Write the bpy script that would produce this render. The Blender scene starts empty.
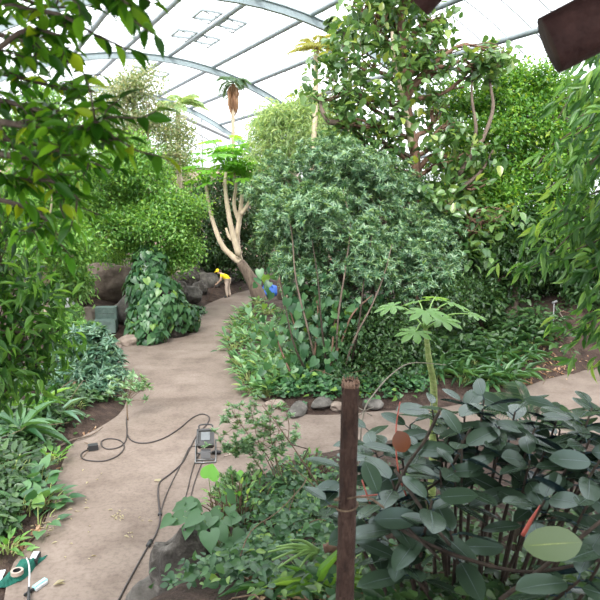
import bpy, bmesh, math, random
import numpy as np
from mathutils import Vector, Matrix

# ------------------------------------------------------------------ basics
C = bpy.context.scene.collection
F_PX, HC, Y0 = 640.0, 4.2, 202.0
TH = math.atan((300 - Y0) / F_PX)
FW = np.array([0, math.cos(TH), -math.sin(TH)])
UP = np.array([0, math.sin(TH), math.cos(TH)])
RT = np.array([1.0, 0, 0])
CAM = np.array([0, 0, HC])
Z = np.array([0, 0, 1.0])


def ray(px, py):
    return RT * (px - 300) / F_PX + UP * (300 - py) / F_PX + FW


def G(px, py, z=0.0):
    d = ray(px, py)
    return CAM + d * ((z - HC) / d[2])


def PT(px, py, Y):
    d = ray(px, py)
    return CAM + d * (Y / d[1])


def R_(seed):
    return np.random.default_rng(seed)


def unit(a):
    return a / np.maximum(np.linalg.norm(a, axis=-1, keepdims=True), 1e-9)


def rand_unit(rng, n):
    return unit(rng.normal(size=(n, 3)))


# ------------------------------------------------------------------ materials
def new_mat(name):
    m = bpy.data.materials.new(name)
    m.use_nodes = True
    nt = m.node_tree
    nt.nodes.clear()
    return m, nt, nt.nodes.new('ShaderNodeOutputMaterial')


def ramp(nt, cols):
    r = nt.nodes.new('ShaderNodeValToRGB')
    e = r.color_ramp.elements
    while len(e) < len(cols):
        e.new(0.5)
    for i, (p, c) in enumerate(cols):
        e[i].position = p
        e[i].color = (*c, 1)
    return r


def leaf_mat(name, dark, mid, light, trans=0.3, rough=0.4, spec=0.5, odd=None):
    m, nt, out = new_mat(name)
    g = nt.nodes.new('ShaderNodeNewGeometry')
    cols = [(0.0, dark), (0.5, mid), (0.93, light)]
    if odd:
        cols += [(0.97, odd)]
    r = ramp(nt, cols)
    nt.links.new(g.outputs['Random Per Island'], r.inputs[0])
    p = nt.nodes.new('ShaderNodeBsdfPrincipled')
    p.inputs['Roughness'].default_value = rough
    p.inputs['Specular IOR Level'].default_value = spec
    nt.links.new(r.outputs[0], p.inputs['Base Color'])
    t = nt.nodes.new('ShaderNodeBsdfTranslucent')
    mx = nt.nodes.new('ShaderNodeMix')
    mx.data_type = 'RGBA'
    mx.blend_type = 'MULTIPLY'
    mx.inputs[0].default_value = 1.0
    nt.links.new(r.outputs[0], mx.inputs[6])
    mx.inputs[7].default_value = (2.6, 2.2, 1.1, 1)
    nt.links.new(mx.outputs[2], t.inputs[0])
    s = nt.nodes.new('ShaderNodeMixShader')
    s.inputs[0].default_value = trans
    nt.links.new(p.outputs[0], s.inputs[1])
    nt.links.new(t.outputs[0], s.inputs[2])
    nt.links.new(s.outputs[0], out.inputs[0])
    return m


def noise_mat(name, c1, c2, scale=8.0, rough=0.8, bump=0.3, detail=6.0, spec=0.3, stretch=None, c3=None, bump_scale=None):
    m, nt, out = new_mat(name)
    tc = nt.nodes.new('ShaderNodeTexCoord')
    mp = nt.nodes.new('ShaderNodeMapping')
    nt.links.new(tc.outputs['Object'], mp.inputs[0])
    if stretch:
        mp.inputs['Scale'].default_value = stretch
    n = nt.nodes.new('ShaderNodeTexNoise')
    n.inputs['Scale'].default_value = scale
    n.inputs['Detail'].default_value = detail
    n.inputs['Roughness'].default_value = 0.65
    nt.links.new(mp.outputs[0], n.inputs['Vector'])
    cols = [(0.3, c1), (0.7, c2)] if c3 is None else [(0.28, c1), (0.5, c2), (0.72, c3)]
    r = ramp(nt, cols)
    nt.links.new(n.outputs[0], r.inputs[0])
    p = nt.nodes.new('ShaderNodeBsdfPrincipled')
    p.inputs['Roughness'].default_value = rough
    p.inputs['Specular IOR Level'].default_value = spec
    nt.links.new(r.outputs[0], p.inputs['Base Color'])
    if bump:
        b = nt.nodes.new('ShaderNodeBump')
        b.inputs['Strength'].default_value = bump
        b.inputs['Distance'].default_value = 0.05
        n2 = nt.nodes.new('ShaderNodeTexNoise')
        n2.inputs['Scale'].default_value = bump_scale or scale * 3
        n2.inputs['Detail'].default_value = 5
        nt.links.new(mp.outputs[0], n2.inputs['Vector'])
        nt.links.new(n2.outputs[0], b.inputs['Height'])
        nt.links.new(b.outputs[0], p.inputs['Normal'])
    nt.links.new(p.outputs[0], out.inputs[0])
    return m


def plain(name, c, rough=0.5, metal=0.0, spec=0.5):
    return noise_mat(name, tuple(x * 0.88 for x in c), tuple(min(1, x * 1.08) for x in c), 14, rough, 0.0, 3, spec) if metal == 0 else _metal(name, c, rough)


def _metal(name, c, rough):
    m, nt, out = new_mat(name)
    p = nt.nodes.new('ShaderNodeBsdfPrincipled')
    p.inputs['Base Color'].default_value = (*c, 1)
    p.inputs['Metallic'].default_value = 1
    p.inputs['Roughness'].default_value = rough
    nt.links.new(p.outputs[0], out.inputs[0])
    return m


M = {}
# leaves                 dark                 mid                   light
M['podo'] = leaf_mat('bluish_podocarpus_leaf', (.03, .09, .045), (.09, .19, .10), (.26, .39, .24), .28, .34, .65, (.16, .26, .07))
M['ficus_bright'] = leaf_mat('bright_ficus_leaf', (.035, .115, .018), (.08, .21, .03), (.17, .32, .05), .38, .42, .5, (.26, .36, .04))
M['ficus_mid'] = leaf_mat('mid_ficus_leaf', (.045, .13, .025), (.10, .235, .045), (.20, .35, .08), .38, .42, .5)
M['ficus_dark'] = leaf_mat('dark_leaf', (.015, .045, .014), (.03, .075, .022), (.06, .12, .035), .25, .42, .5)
M['lyrata'] = leaf_mat('broad_tree_leaf', (.028, .08, .022), (.075, .155, .045), (.15, .25, .085), .3, .32, .65, (.22, .28, .05))
M['near'] = leaf_mat('overhanging_leaf', (.012, .058, .008), (.038, .14, .013), (.14, .34, .025), .5, .34, .38, (.22, .34, .02))
M['droop'] = leaf_mat('drooping_leaf', (.02, .07, .018), (.055, .15, .036), (.16, .31, .085), .38, .36, .45, (.18, .30, .06))
M['lance_near'] = leaf_mat('long_shrub_leaf', (.016, .06, .013), (.05, .14, .03), (.14, .30, .06), .42, .38, .38)
M['heart'] = leaf_mat('heart_vine_leaf', (.02, .07, .028), (.045, .12, .048), (.08, .18, .065), .25, .4, .5, (.14, .25, .04))
M['ground'] = leaf_mat('groundcover_leaf', (.03, .10, .032), (.085, .20, .07), (.22, .36, .17), .28, .38, .55, (.25, .34, .09))
M['lance'] = leaf_mat('strap_leaf', (.022, .065, .026), (.045, .12, .042), (.09, .19, .07), .25, .36, .55)
M['scheff'] = leaf_mat('blue_green_leaf', (.025, .075, .045), (.07, .15, .095), (.15, .25, .165), .22, .4, .5)
M['hazy'] = leaf_mat('haze_paled_leaf', (.13, .23, .10), (.24, .36, .18), (.38, .48, .30), .4, .5, .4)  # haze is put into the colour: leaves paler and greyer
M['papaya'] = leaf_mat('papaya_leaf', (.10, .23, .06), (.13, .28, .075), (.17, .33, .10), .35, .45, .45)
M['papaya_far'] = leaf_mat('far_papaya_leaf', (.08, .24, .02), (.13, .33, .035), (.22, .42, .07), .42, .45, .45)
M['palm'] = leaf_mat('palm_leaflet', (.04, .10, .05), (.075, .15, .085), (.14, .22, .13), .25, .42, .5)
M['palm_yellow'] = leaf_mat('yellowing_palm_leaflet', (.15, .18, .04), (.27, .29, .07), (.38, .38, .14), .35, .5, .4)
M['rue'] = leaf_mat('small_grey_green_leaf', (.06, .135, .06), (.13, .235, .115), (.24, .36, .21), .25, .45, .4)
M['sparse'] = leaf_mat('sparse_pale_leaf', (.08, .13, .06), (.16, .23, .11), (.34, .34, .24), .35, .5, .4)
M['fresh'] = leaf_mat('fresh_sapling_leaf', (.06, .17, .03), (.12, .26, .06), (.22, .36, .12), .35, .42, .5)
M['bright_heart'] = leaf_mat('bright_heart_leaf', (.07, .27, .012), (.10, .34, .018), (.14, .4, .03), .35, .4, .5)
M['dead'] = leaf_mat('dry_leaf', (.12, .12, .05), (.24, .21, .13), (.36, .32, .24), .2, .7, .2)
M['brown_leaf'] = leaf_mat('dead_frond', (.16, .09, .05), (.28, .17, .11), (.42, .29, .20), .25, .8, .2)
M['red_leaf'] = leaf_mat('rust_red_leaf', (.10, .035, .018), (.12, .04, .02), (.14, .05, .025), .25, .35, .5)
M['red_bract'] = leaf_mat('red_bract', (.4, .02, .015), (.55, .03, .02), (.6, .06, .04), .2, .5, .4)


def rubber_mat():
    m, nt, out = new_mat('rubber_plant_leaf')
    g = nt.nodes.new('ShaderNodeNewGeometry')
    r = ramp(nt, [(0, (.004, .011, .015)), (.5, (.008, .021, .027)), (.95, (.022, .045, .055))])
    nt.links.new(g.outputs['Random Per Island'], r.inputs[0])
    tc = nt.nodes.new('ShaderNodeTexCoord')
    n = nt.nodes.new('ShaderNodeTexNoise')
    n.inputs['Scale'].default_value = 30
    n.inputs['Detail'].default_value = 6
    nt.links.new(tc.outputs['Object'], n.inputs['Vector'])
    dr = ramp(nt, [(.50, (0, 0, 0)), (.78, (.30, .30, .30))])
    nt.links.new(n.outputs[0], dr.inputs[0])
    sheen = nt.nodes.new('ShaderNodeMix')  # pale bluish sheen put into the leaf colour in noise patches
    sheen.data_type = 'RGBA'
    nt.links.new(dr.outputs[0], sheen.inputs[0])
    nt.links.new(r.outputs[0], sheen.inputs[6])
    sheen.inputs[7].default_value = (.09, .125, .14, 1)
    under = nt.nodes.new('ShaderNodeMix')
    under.data_type = 'RGBA'
    nt.links.new(g.outputs['Backfacing'], under.inputs[0])
    nt.links.new(sheen.outputs[2], under.inputs[6])
    under.inputs[7].default_value = (.035, .06, .035, 1)
    p = nt.nodes.new('ShaderNodeBsdfPrincipled')
    p.inputs['Roughness'].default_value = .27
    p.inputs['Specular IOR Level'].default_value = .42
    p.inputs['Specular Tint'].default_value = (.72, .92, 1.0, 1)
    nt.links.new(under.outputs[2], p.inputs['Base Color'])
    b = nt.nodes.new('ShaderNodeBump')
    b.inputs['Strength'].default_value = .12
    b.inputs['Distance'].default_value = .01
    nt.links.new(n.outputs[0], b.inputs['Height'])
    nt.links.new(b.outputs[0], p.inputs['Normal'])
    nt.links.new(p.outputs[0], out.inputs[0])
    return m


M['rubber'] = rubber_mat()
M['midrib'] = plain('pale_midrib', (.075, .11, .10), .45)
M['rubber_under'] = leaf_mat('pale_leaf_underside', (.095, .14, .055), (.10, .15, .06), (.105, .155, .065), .15, .45, .5)
M['bark'] = noise_mat('grey_brown_bark', (.07, .05, .04), (.17, .13, .10), 9, .9, .5, stretch=(1, 1, .3))
M['bark_red'] = noise_mat('reddish_bark', (.10, .055, .04), (.22, .13, .09), 9, .9, .5, stretch=(1, 1, .3))
M['bark_pale'] = noise_mat('pale_smooth_bark', (.34, .27, .19), (.55, .46, .34), 6, .8, .3, stretch=(1, 1, .4))
M['bark_dark'] = noise_mat('dark_bark', (.035, .022, .017), (.09, .055, .042), 8, .9, .5, stretch=(1, 1, .3))
M['post'] = noise_mat('rough_dark_stump_bark', (.012, .007, .006), (.06, .032, .023), 22, .85, 1.0, 8, stretch=(1, 1, .35), c3=(.12, .07, .052))
M['cutwood'] = noise_mat('splintered_wood', (.16, .08, .05), (.42, .28, .2), 40, .9, .4)
M['log'] = noise_mat('dark_painted_timber', (.035, .014, .012), (.085, .040, .034), 14, .75, .35, stretch=(1, 1, 1))
M['greenstem'] = noise_mat('green_stem', (.10, .16, .04), (.25, .31, .10), 12, .6, .2, c3=(.38, .40, .2), stretch=(1, 1, 2.5))
M['stem'] = noise_mat('thin_brown_stem', (.08, .05, .03), (.2, .14, .09), 20, .8, .2)
M['palestem'] = noise_mat('pale_twig', (.22, .185, .15), (.34, .30, .25), 20, .8, .2)
M['redstem'] = plain('red_stem', (.45, .1, .07), .5)
M['softgreen'] = plain('soft_green_stalk', (.2, .34, .09), .5)
M['gloom_stem'] = noise_mat('shade_darkened_stem', (.018, .013, .010), (.06, .042, .03), 20, .85, .2)  # stem brown darkened, putting the gloom under the leaves into its colour
M['rock'] = noise_mat('grey_boulder', (.03, .027, .025), (.095, .087, .078), 3.5, .9, .9, 10, c3=(.18, .165, .15), bump_scale=9)
M['rock_dark'] = noise_mat('dark_mottled_boulder', (.014, .012, .011), (.055, .048, .042), 5.5, .9, 1.0, 10, c3=(.17, .155, .14), bump_scale=11)
M['rock_brown'] = noise_mat('brown_earthy_rock', (.045, .032, .024), (.10, .075, .058), 3, .9, .8, 10, c3=(.16, .125, .10), bump_scale=8)
M['rock_pink'] = noise_mat('pinkish_sandstone', (.12, .09, .072), (.21, .165, .138), 3, .9, .7, 10, c3=(.29, .24, .20))
M['soil'] = noise_mat('dark_mulch_soil', (.016, .010, .008), (.042, .026, .020), 5, .95, .9, 10, c3=(.085, .056, .043), bump_scale=24)
M['steel'] = plain('grey_painted_steel', (.25, .30, .315), .5)
M['steel_dark'] = plain('mid_grey_steel', (.22, .255, .27), .5)
M['bar'] = plain('pale_grey_glazing_bar', (.34, .35, .36), .6)
M['black'] = plain('black_plastic', (.018, .018, .02), .45)
M['cable'] = plain('dark_rubber_cable', (.035, .026, .025), .55)
M['chrome'] = _metal('brushed_metal', (.2, .2, .2), .45)
M['grey_metal'] = plain('grey_metal', (.14, .14, .145), .45)
M['white'] = plain('white_plastic', (.5, .51, .53), .5)
M['lens'] = plain('grey_lamp_glass', (.13, .14, .15), .25)
M['green_cloth'] = noise_mat('dark_green_cloth', (.004, .06, .045), (.01, .12, .085), 8, .8, .5)
M['teal'] = plain('pale_teal_plastic', (.30, .52, .55), .45)
M['tape'] = plain('brown_tape', (.32, .25, .21), .5)
M['yellow'] = plain('yellow_cotton', (.85, .62, .01), .8)
M['skin'] = plain('skin', (.50, .33, .25), .6)
M['beige'] = plain('beige_cotton', (.42, .33, .27), .85)
M['blue'] = plain('blue_plastic', (.03, .11, .42), .5)
M['green_wood'] = noise_mat('weathered_green_boards', (.13, .19, .165), (.22, .29, .26), 7, .8, .3)
M['spout'] = plain('pale_white_pipe', (.75, .76, .76), .4)


def path_mat():
    m, nt, out = new_mat('worn_pinkish_concrete')
    tc = nt.nodes.new('ShaderNodeTexCoord')

    def noise(scale, detail, rough=.6):
        n = nt.nodes.new('ShaderNodeTexNoise')
        n.inputs['Scale'].default_value = scale
        n.inputs['Detail'].default_value = detail
        n.inputs['Roughness'].default_value = rough
        nt.links.new(tc.outputs['Object'], n.inputs['Vector'])
        return n
    a = noise(.55, 7)
    r1 = ramp(nt, [(.3, (.135, .104, .085)), (.52, (.182, .143, .120)), (.72, (.225, .181, .154))])
    nt.links.new(a.outputs[0], r1.inputs[0])
    b = noise(16, 6, .7)
    r2 = ramp(nt, [(.34, (.45, .43, .41)), (.54, (1, 1, 1)), (.7, (1.0, 1.0, 1.0))])
    nt.links.new(b.outputs[0], r2.inputs[0])
    mx = nt.nodes.new('ShaderNodeMix')
    mx.data_type = 'RGBA'
    mx.blend_type = 'MULTIPLY'
    mx.inputs[0].default_value = .45
    nt.links.new(r1.outputs[0], mx.inputs[6])
    nt.links.new(r2.outputs[0], mx.inputs[7])
    c = noise(1.7, 5)
    r3 = ramp(nt, [(.46, (1, 1, 1)), (.68, (.62, .59, .57))])
    nt.links.new(c.outputs[0], r3.inputs[0])
    m2 = nt.nodes.new('ShaderNodeMix')
    m2.data_type = 'RGBA'
    m2.blend_type = 'MULTIPLY'
    m2.inputs[0].default_value = .7
    nt.links.new(mx.outputs[2], m2.inputs[6])
    nt.links.new(r3.outputs[0], m2.inputs[7])
    p = nt.nodes.new('ShaderNodeBsdfPrincipled')
    p.inputs['Roughness'].default_value = .85
    p.inputs['Specular IOR Level'].default_value = .25
    nt.links.new(m2.outputs[2], p.inputs['Base Color'])
    bp = nt.nodes.new('ShaderNodeBump')
    bp.inputs['Strength'].default_value = .18
    bp.inputs['Distance'].default_value = .03
    nt.links.new(b.outputs[0], bp.inputs['Height'])
    nt.links.new(bp.outputs[0], p.inputs['Normal'])
    nt.links.new(p.outputs[0], out.inputs[0])
    return m


M['path'] = path_mat()


def brick_mat():
    m, nt, out = new_mat('pale_pink_brick')
    tc = nt.nodes.new('ShaderNodeTexCoord')
    mp = nt.nodes.new('ShaderNodeMapping')
    mp.inputs['Rotation'].default_value = (math.radians(90), 0, 0)
    nt.links.new(tc.outputs['Object'], mp.inputs[0])
    b = nt.nodes.new('ShaderNodeTexBrick')
    b.inputs['Scale'].default_value = 3
    b.inputs['Color1'].default_value = (.42, .27, .21, 1)
    b.inputs['Color2'].default_value = (.5, .34, .27, 1)
    b.inputs['Mortar'].default_value = (.5, .46, .42, 1)
    nt.links.new(mp.outputs[0], b.inputs['Vector'])
    p = nt.nodes.new('ShaderNodeBsdfPrincipled')
    p.inputs['Roughness'].default_value = .9
    nt.links.new(b.outputs[0], p.inputs['Base Color'])
    nt.links.new(p.outputs[0], out.inputs[0])
    return m


M['brick'] = brick_mat()


def roof_mat():
    m, nt, out = new_mat('clear_polycarbonate')
    t = nt.nodes.new('ShaderNodeBsdfTransparent')
    t.inputs[0].default_value = (.97, .98, .98, 1)
    d = nt.nodes.new('ShaderNodeBsdfTranslucent')
    d.inputs[0].default_value = (.9, .92, .92, 1)
    s = nt.nodes.new('ShaderNodeMixShader')
    s.inputs[0].default_value = .12
    nt.links.new(t.outputs[0], s.inputs[1])
    nt.links.new(d.outputs[0], s.inputs[2])
    g = nt.nodes.new('ShaderNodeBsdfGlossy')
    g.inputs['Roughness'].default_value = .15
    s2 = nt.nodes.new('ShaderNodeMixShader')
    s2.inputs[0].default_value = .04
    nt.links.new(s.outputs[0], s2.inputs[1])
    nt.links.new(g.outputs[0], s2.inputs[2])
    nt.links.new(s2.outputs[0], out.inputs[0])
    return m


M['roof'] = roof_mat()


# ------------------------------------------------------------------ mesh helpers
class MB:
    """collects numpy chunks of vertices, triangles and quads into one mesh"""

    def __init__(self):
        self.v, self.f, self.n = [], [], 0

    def add(self, V, *faces):
        V = np.asarray(V, float).reshape(-1, 3)
        for Fa in faces:
            Fa = np.asarray(Fa, np.int64)
            if Fa.size:
                self.f.append(Fa + self.n)
        self.v.append(V)
        self.n += len(V)

    def build(self, name, mat, parent=None, origin=(0, 0, 0), smooth=True):
        V = np.concatenate(self.v) - np.asarray(origin)
        me = bpy.data.meshes.new(name)
        me.vertices.add(len(V))
        me.vertices.foreach_set('co', V.astype(np.float32).ravel())
        loops = np.concatenate([x.ravel() for x in self.f])
        tot = np.concatenate([np.full(len(x), x.shape[1]) for x in self.f])
        start = np.concatenate([[0], np.cumsum(tot)[:-1]])
        me.loops.add(len(loops))
        me.loops.foreach_set('vertex_index', loops.astype(np.int32))
        me.polygons.add(len(tot))
        me.polygons.foreach_set('loop_start', start.astype(np.int32))
        me.polygons.foreach_set('use_smooth', np.full(len(tot), smooth))
        me.update(calc_edges=True)
        me.materials.append(mat)
        o = bpy.data.objects.new(name, me)
        C.objects.link(o)
        if parent is not None:
            o.parent = parent
        else:
            o.location = origin
        return o


def tag(o, label=None, cat=None, group=None, kind=None):
    if label:
        o['label'] = label
    if cat:
        o['category'] = cat
    if group:
        o['group'] = group
    if kind:
        o['kind'] = kind
    return o


def thing(name, loc, label, cat, group=None, rz=0):
    o = bpy.data.objects.new(name, None)
    o.empty_display_size = .2
    C.objects.link(o)
    o.location = loc
    o.rotation_euler = (0, 0, rz)
    return tag(o, label, cat, group)


def smooth_line(P, n=6):
    """Catmull-Rom resample of a polyline"""
    P = np.asarray(P, float)
    if len(P) < 3:
        t = np.linspace(0, 1, n + 1)[:, None]
        return P[0] * (1 - t) + P[-1] * t
    Q = np.vstack([2 * P[0] - P[1], P, 2 * P[-1] - P[-2]])
    out = []
    for i in range(1, len(Q) - 2):
        p0, p1, p2, p3 = Q[i - 1], Q[i], Q[i + 1], Q[i + 2]
        for k in range(n):
            t = k / n
            out.append(.5 * (2 * p1 + (p2 - p0) * t + (2 * p0 - 5 * p1 + 4 * p2 - p3) * t * t + (3 * p1 - p0 - 3 * p2 + p3) * t ** 3))
    out.append(P[-1])
    return np.array(out)


def add_tube(mb, P, r, seg=7, cap=True, wob=0, rng=None):
    P = np.asarray(P, float)
    n = len(P)
    r = np.asarray(r, float)
    if r.ndim == 0:
        r = np.full(n, float(r))
    elif len(r) != n:
        r = np.interp(np.linspace(0, 1, n), np.linspace(0, 1, len(r)), r)
    T = np.gradient(P, axis=0)
    T = unit(T)
    ref = np.array([1.0, 0, 0]) if abs(T[0, 0]) < .8 else np.array([0, 1.0, 0])
    X = np.zeros_like(P)
    x = ref
    for i in range(n):
        x = x - T[i] * (x @ T[i])
        x = x / max(np.linalg.norm(x), 1e-9)
        X[i] = x
    Yv = np.cross(T, X)
    a = np.linspace(0, 2 * np.pi, seg, endpoint=False)
    rr = r[:, None] * np.ones(seg)
    if wob and rng is not None:
        rr = rr * (1 + rng.uniform(-wob, wob, rr.shape))
    V = P[:, None, :] + rr[:, :, None] * (np.cos(a)[None, :, None] * X[:, None, :] + np.sin(a)[None, :, None] * Yv[:, None, :])
    i, j = np.meshgrid(np.arange(n - 1), np.arange(seg), indexing='ij')
    q = np.stack([i * seg + j, i * seg + (j + 1) % seg, (i + 1) * seg + (j + 1) % seg, (i + 1) * seg + j], -1).reshape(-1, 4)
    V = V.reshape(-1, 3)
    if cap:
        V = np.vstack([V, P[0], P[-1]])
        k = np.arange(seg)
        c0 = np.stack([np.full(seg, n * seg), (k + 1) % seg, k], -1)
        c1 = np.stack([np.full(seg, n * seg + 1), (n - 1) * seg + k, (n - 1) * seg + (k + 1) % seg], -1)
        mb.add(V, q, np.vstack([c0, c1]))
    else:
        mb.add(V, q)


def add_box(mb, c, size, ax=None):
    """box with optional 3x3 axes (rows)"""
    c = np.asarray(c, float)
    s = np.asarray(size, float) / 2
    A = np.eye(3) if ax is None else np.asarray(ax, float)
    V = np.array([[x, y, z] for x in (-1, 1) for y in (-1, 1) for z in (-1, 1)], float) * s
    mb.add(V @ A + c, [[0, 1, 3, 2], [4, 6, 7, 5], [0, 4, 5, 1], [2, 3, 7, 6], [0, 2, 6, 4], [1, 5, 7, 3]])


# ------------------------------------------------------------------ leaf templates: (u along, v across, w up)
def tmpl(rows, fold=.15, droop=.1, tip_u=1.0, base_w=0.0):
    V = [(0, 0, base_w)]
    for um, ue, hw in rows:
        V += [(ue, -hw, fold * hw - droop * ue * ue), (um, 0, -droop * um * um), (ue, hw, fold * hw - droop * ue * ue)]
    V.append((tip_u, 0, -droop * tip_u ** 2))
    n = len(rows)
    tri = [(0, 2, 1), (0, 3, 2)]
    quad = []
    for i in range(n - 1):
        a, b = 1 + 3 * i, 4 + 3 * i
        quad += [(a, a + 1, b + 1, b), (a + 1, a + 2, b + 2, b + 1)]
    e = 1 + 3 * (n - 1)
    tri += [(e, e + 1, 3 * n + 1), (e + 1, e + 2, 3 * n + 1)]
    return np.array(V, float), np.array(tri), np.array(quad).reshape(-1, 4)


T_SIMPLE = tmpl([(.45, .45, .5)], .25, .1)
T_LANCE = tmpl([(.3, .3, .46), (.65, .62, .38)], .25, .18)
T_STRAP = tmpl([(.15, .15, .36), (.45, .45, .5), (.75, .75, .33)], .3, .42)
T_OVATE = tmpl([(.1, .08, .28), (.35, .33, .5), (.7, .68, .34)], .2, .15)
T_OBOV = tmpl([(.25, .25, .26), (.6, .6, .5), (.88, .86, .32)], .2, .12)
T_HEART = tmpl([(.05, -.16, .28), (.16, .02, .5), (.45, .40, .44), (.76, .73, .2)], .18, .18)
T_HEARTX = tmpl([(.03, -.13, .17), (.07, -.15, .33), (.14, -.06, .47), (.26, .14, .52), (.42, .36, .47), (.6, .56, .35), (.78, .75, .2), (.9, .88, .09)], .16, .2)
T_RIB = tmpl([(.27, .27, .5), (.63, .63, .4)], 0, .10)
T_NEAR = tmpl([(.07, .06, .18), (.2, .19, .38), (.38, .37, .5), (.56, .55, .46), (.73, .72, .3), (.86, .86, .1)], .22, .18)
T_RUB = tmpl([(.04, .035, .13), (.13, .12, .31), (.27, .26, .44), (.45, .45, .5), (.63, .63, .485), (.79, .785, .39), (.90, .895, .24), (.96, .96, .10)], .07, .10)


def palmate(lobes=7, deep=.5, n_sub=8, spread=2.6):
    """deeply lobed palmate leaf, base at u=0, fan of triangles"""
    V = [(0, 0, 0)]
    ang = np.linspace(-spread, spread, lobes * n_sub + 1)
    for a in ang:
        ph = ((a + spread) / (2 * spread)) * lobes
        lobe = abs(math.sin(math.pi * ph)) ** .8
        sub = .10 * abs(math.sin(3 * math.pi * ph))
        size = 1 - .35 * (abs(a) / spread) ** 1.5
        r = size * ((1 - deep) * .75 + deep * 1.1 * lobe + sub)
        V.append((r * math.cos(a), r * math.sin(a), .10 * r - .35 * r * r + .05 * lobe))
    n = len(V) - 1
    return np.array(V, float), np.array([(0, i, i + 1) for i in range(1, n)]), np.zeros((0, 4), int)


T_PAP = palmate()


def add_leaves(mb, T, P, D, N, L, W):
    V0, tri, quad = T
    P = np.asarray(P, float).reshape(-1, 3)
    n = len(P)
    if n == 0:
        return
    D = unit(np.broadcast_to(np.asarray(D, float), (n, 3)))
    N = np.broadcast_to(np.asarray(N, float), (n, 3))
    S = np.cross(N, D)
    bad = np.linalg.norm(S, axis=1) < 1e-4
    if bad.any():
        S[bad] = np.cross(np.array([.3, 1, .2]), D[bad])
    S = unit(S)
    N = np.cross(D, S)
    L = np.broadcast_to(np.asarray(L, float), (n,))
    W = np.broadcast_to(np.asarray(W, float), (n,))
    u, v, w = V0[:, 0], V0[:, 1], V0[:, 2]
    V = P[:, None] + D[:, None] * (u[None, :] * L[:, None])[..., None] + S[:, None] * (v[None, :] * W[:, None])[..., None] + N[:, None] * (w[None, :] * L[:, None])[..., None]
    off = (np.arange(n) * len(V0))[:, None, None]
    mb.add(V.reshape(-1, 3), (tri[None] + off).reshape(-1, 3), (quad[None] + off).reshape(-1, 4) if len(quad) else np.zeros((0, 4)))


def sub_lumps(rng, lumps, m=8):
    out = []
    for c, r in lumps:
        r = np.broadcast_to(np.asarray(r, float), (3,))
        out.append((c, r * .62))
        d = rand_unit(rng, m)
        d[:, 2] = d[:, 2] * .9 + .1
        for q in d:
            out.append((c + q * r * rng.uniform(.55, .95), r * rng.uniform(.28, .5)))
    return out


def lump_points(rng, lumps, n, lo=.72, hi=1.05, low_cut=-.35, inner=.12):
    c = np.array([l[0] for l in lumps])
    r = np.array([np.broadcast_to(np.asarray(l[1], float), (3,)) for l in lumps])
    w = (r.prod(1)) ** (2 / 3)
    m = n * 3
    k = rng.choice(len(lumps), m, p=w / w.sum())
    d = rand_unit(rng, m)
    keep = (d[:, 2] > low_cut) | (rng.random(m) < .3)
    p = c[k] + d * r[k] * rng.uniform(lo, hi, m)[:, None]
    q = np.linalg.norm((p[:, None, :] - c[None]) / r[None], axis=2)
    q[np.arange(m), k] = 9
    keep &= (q.min(1) > .8) | (rng.random(m) < inner)
    idx = np.nonzero(keep)[0][:n]
    return p[idx], unit(d[idx] / r[k[idx]] * r[k[idx]].mean(1, keepdims=True)), k[idx]


def crown_leaves(mb, rng, pts, outs, T, k, L, W, jit, droop=.3, spread=.8, upn=.8):
    n = len(pts)
    P = np.repeat(pts, k, 0) + rng.normal(size=(n * k, 3)) * jit
    O = np.repeat(outs, k, 0)
    D = unit(O * .6 + rand_unit(rng, n * k) * spread - Z * droop)
    N = unit(Z * upn + O * .45 + rng.normal(size=(n * k, 3)) * .35)
    s = rng.uniform(.7, 1.25, n * k)
    add_leaves(mb, T, P, D, N, L * s, W * s)


def rosettes(mb, rng, pts, outs, T, k, L, W, tilt=(.6, 1.35), up=.6, jit=.3):
    n = len(pts)
    A = unit(outs * .6 + Z * up + rng.normal(size=(n, 3)) * jit)
    ref = unit(np.cross(A, rand_unit(rng, n)))
    B = np.cross(A, ref)
    ph = (np.arange(k) * 2.4)[None, :] + rng.uniform(0, 6.3, (n, 1))
    t = rng.uniform(tilt[0], tilt[1], (n, k))
    rad = np.cos(ph)[..., None] * ref[:, None] + np.sin(ph)[..., None] * B[:, None]
    D = A[:, None] * np.cos(t)[..., None] + rad * np.sin(t)[..., None]
    N = A[:, None] * np.sin(t)[..., None] - rad * np.cos(t)[..., None]
    s = rng.uniform(.7, 1.2, (n, k))
    P = np.repeat(pts[:, None], k, 1) + A[:, None] * rng.uniform(0, .25, (n, k))[..., None] * L
    add_leaves(mb, T, P.reshape(-1, 3), D.reshape(-1, 3), N.reshape(-1, 3), (L * s).ravel(), (W * s).ravel())


def bend(rng, a, b, sag=.1, n=4, wob=.06):
    """a slightly crooked line between two points"""
    a, b = np.asarray(a, float), np.asarray(b, float)
    d = np.linalg.norm(b - a)
    t = np.linspace(0, 1, n + 1)[:, None]
    P = a * (1 - t) + b * t
    P[1:-1] += rng.normal(size=(n - 1, 3)) * wob * d
    P += np.sin(np.pi * t) * np.array([0, 0, sag * d])
    return smooth_line(P, 3)


def L_(px, py, Y, r, sq=1.0, dy=1.0):
    """lump of foliage at a place seen at (px,py) and depth Y, radius r in pixels there"""
    rr = r * Y / F_PX
    return (PT(px, py, Y), np.array([rr, rr * dy, rr * sq]))


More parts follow.
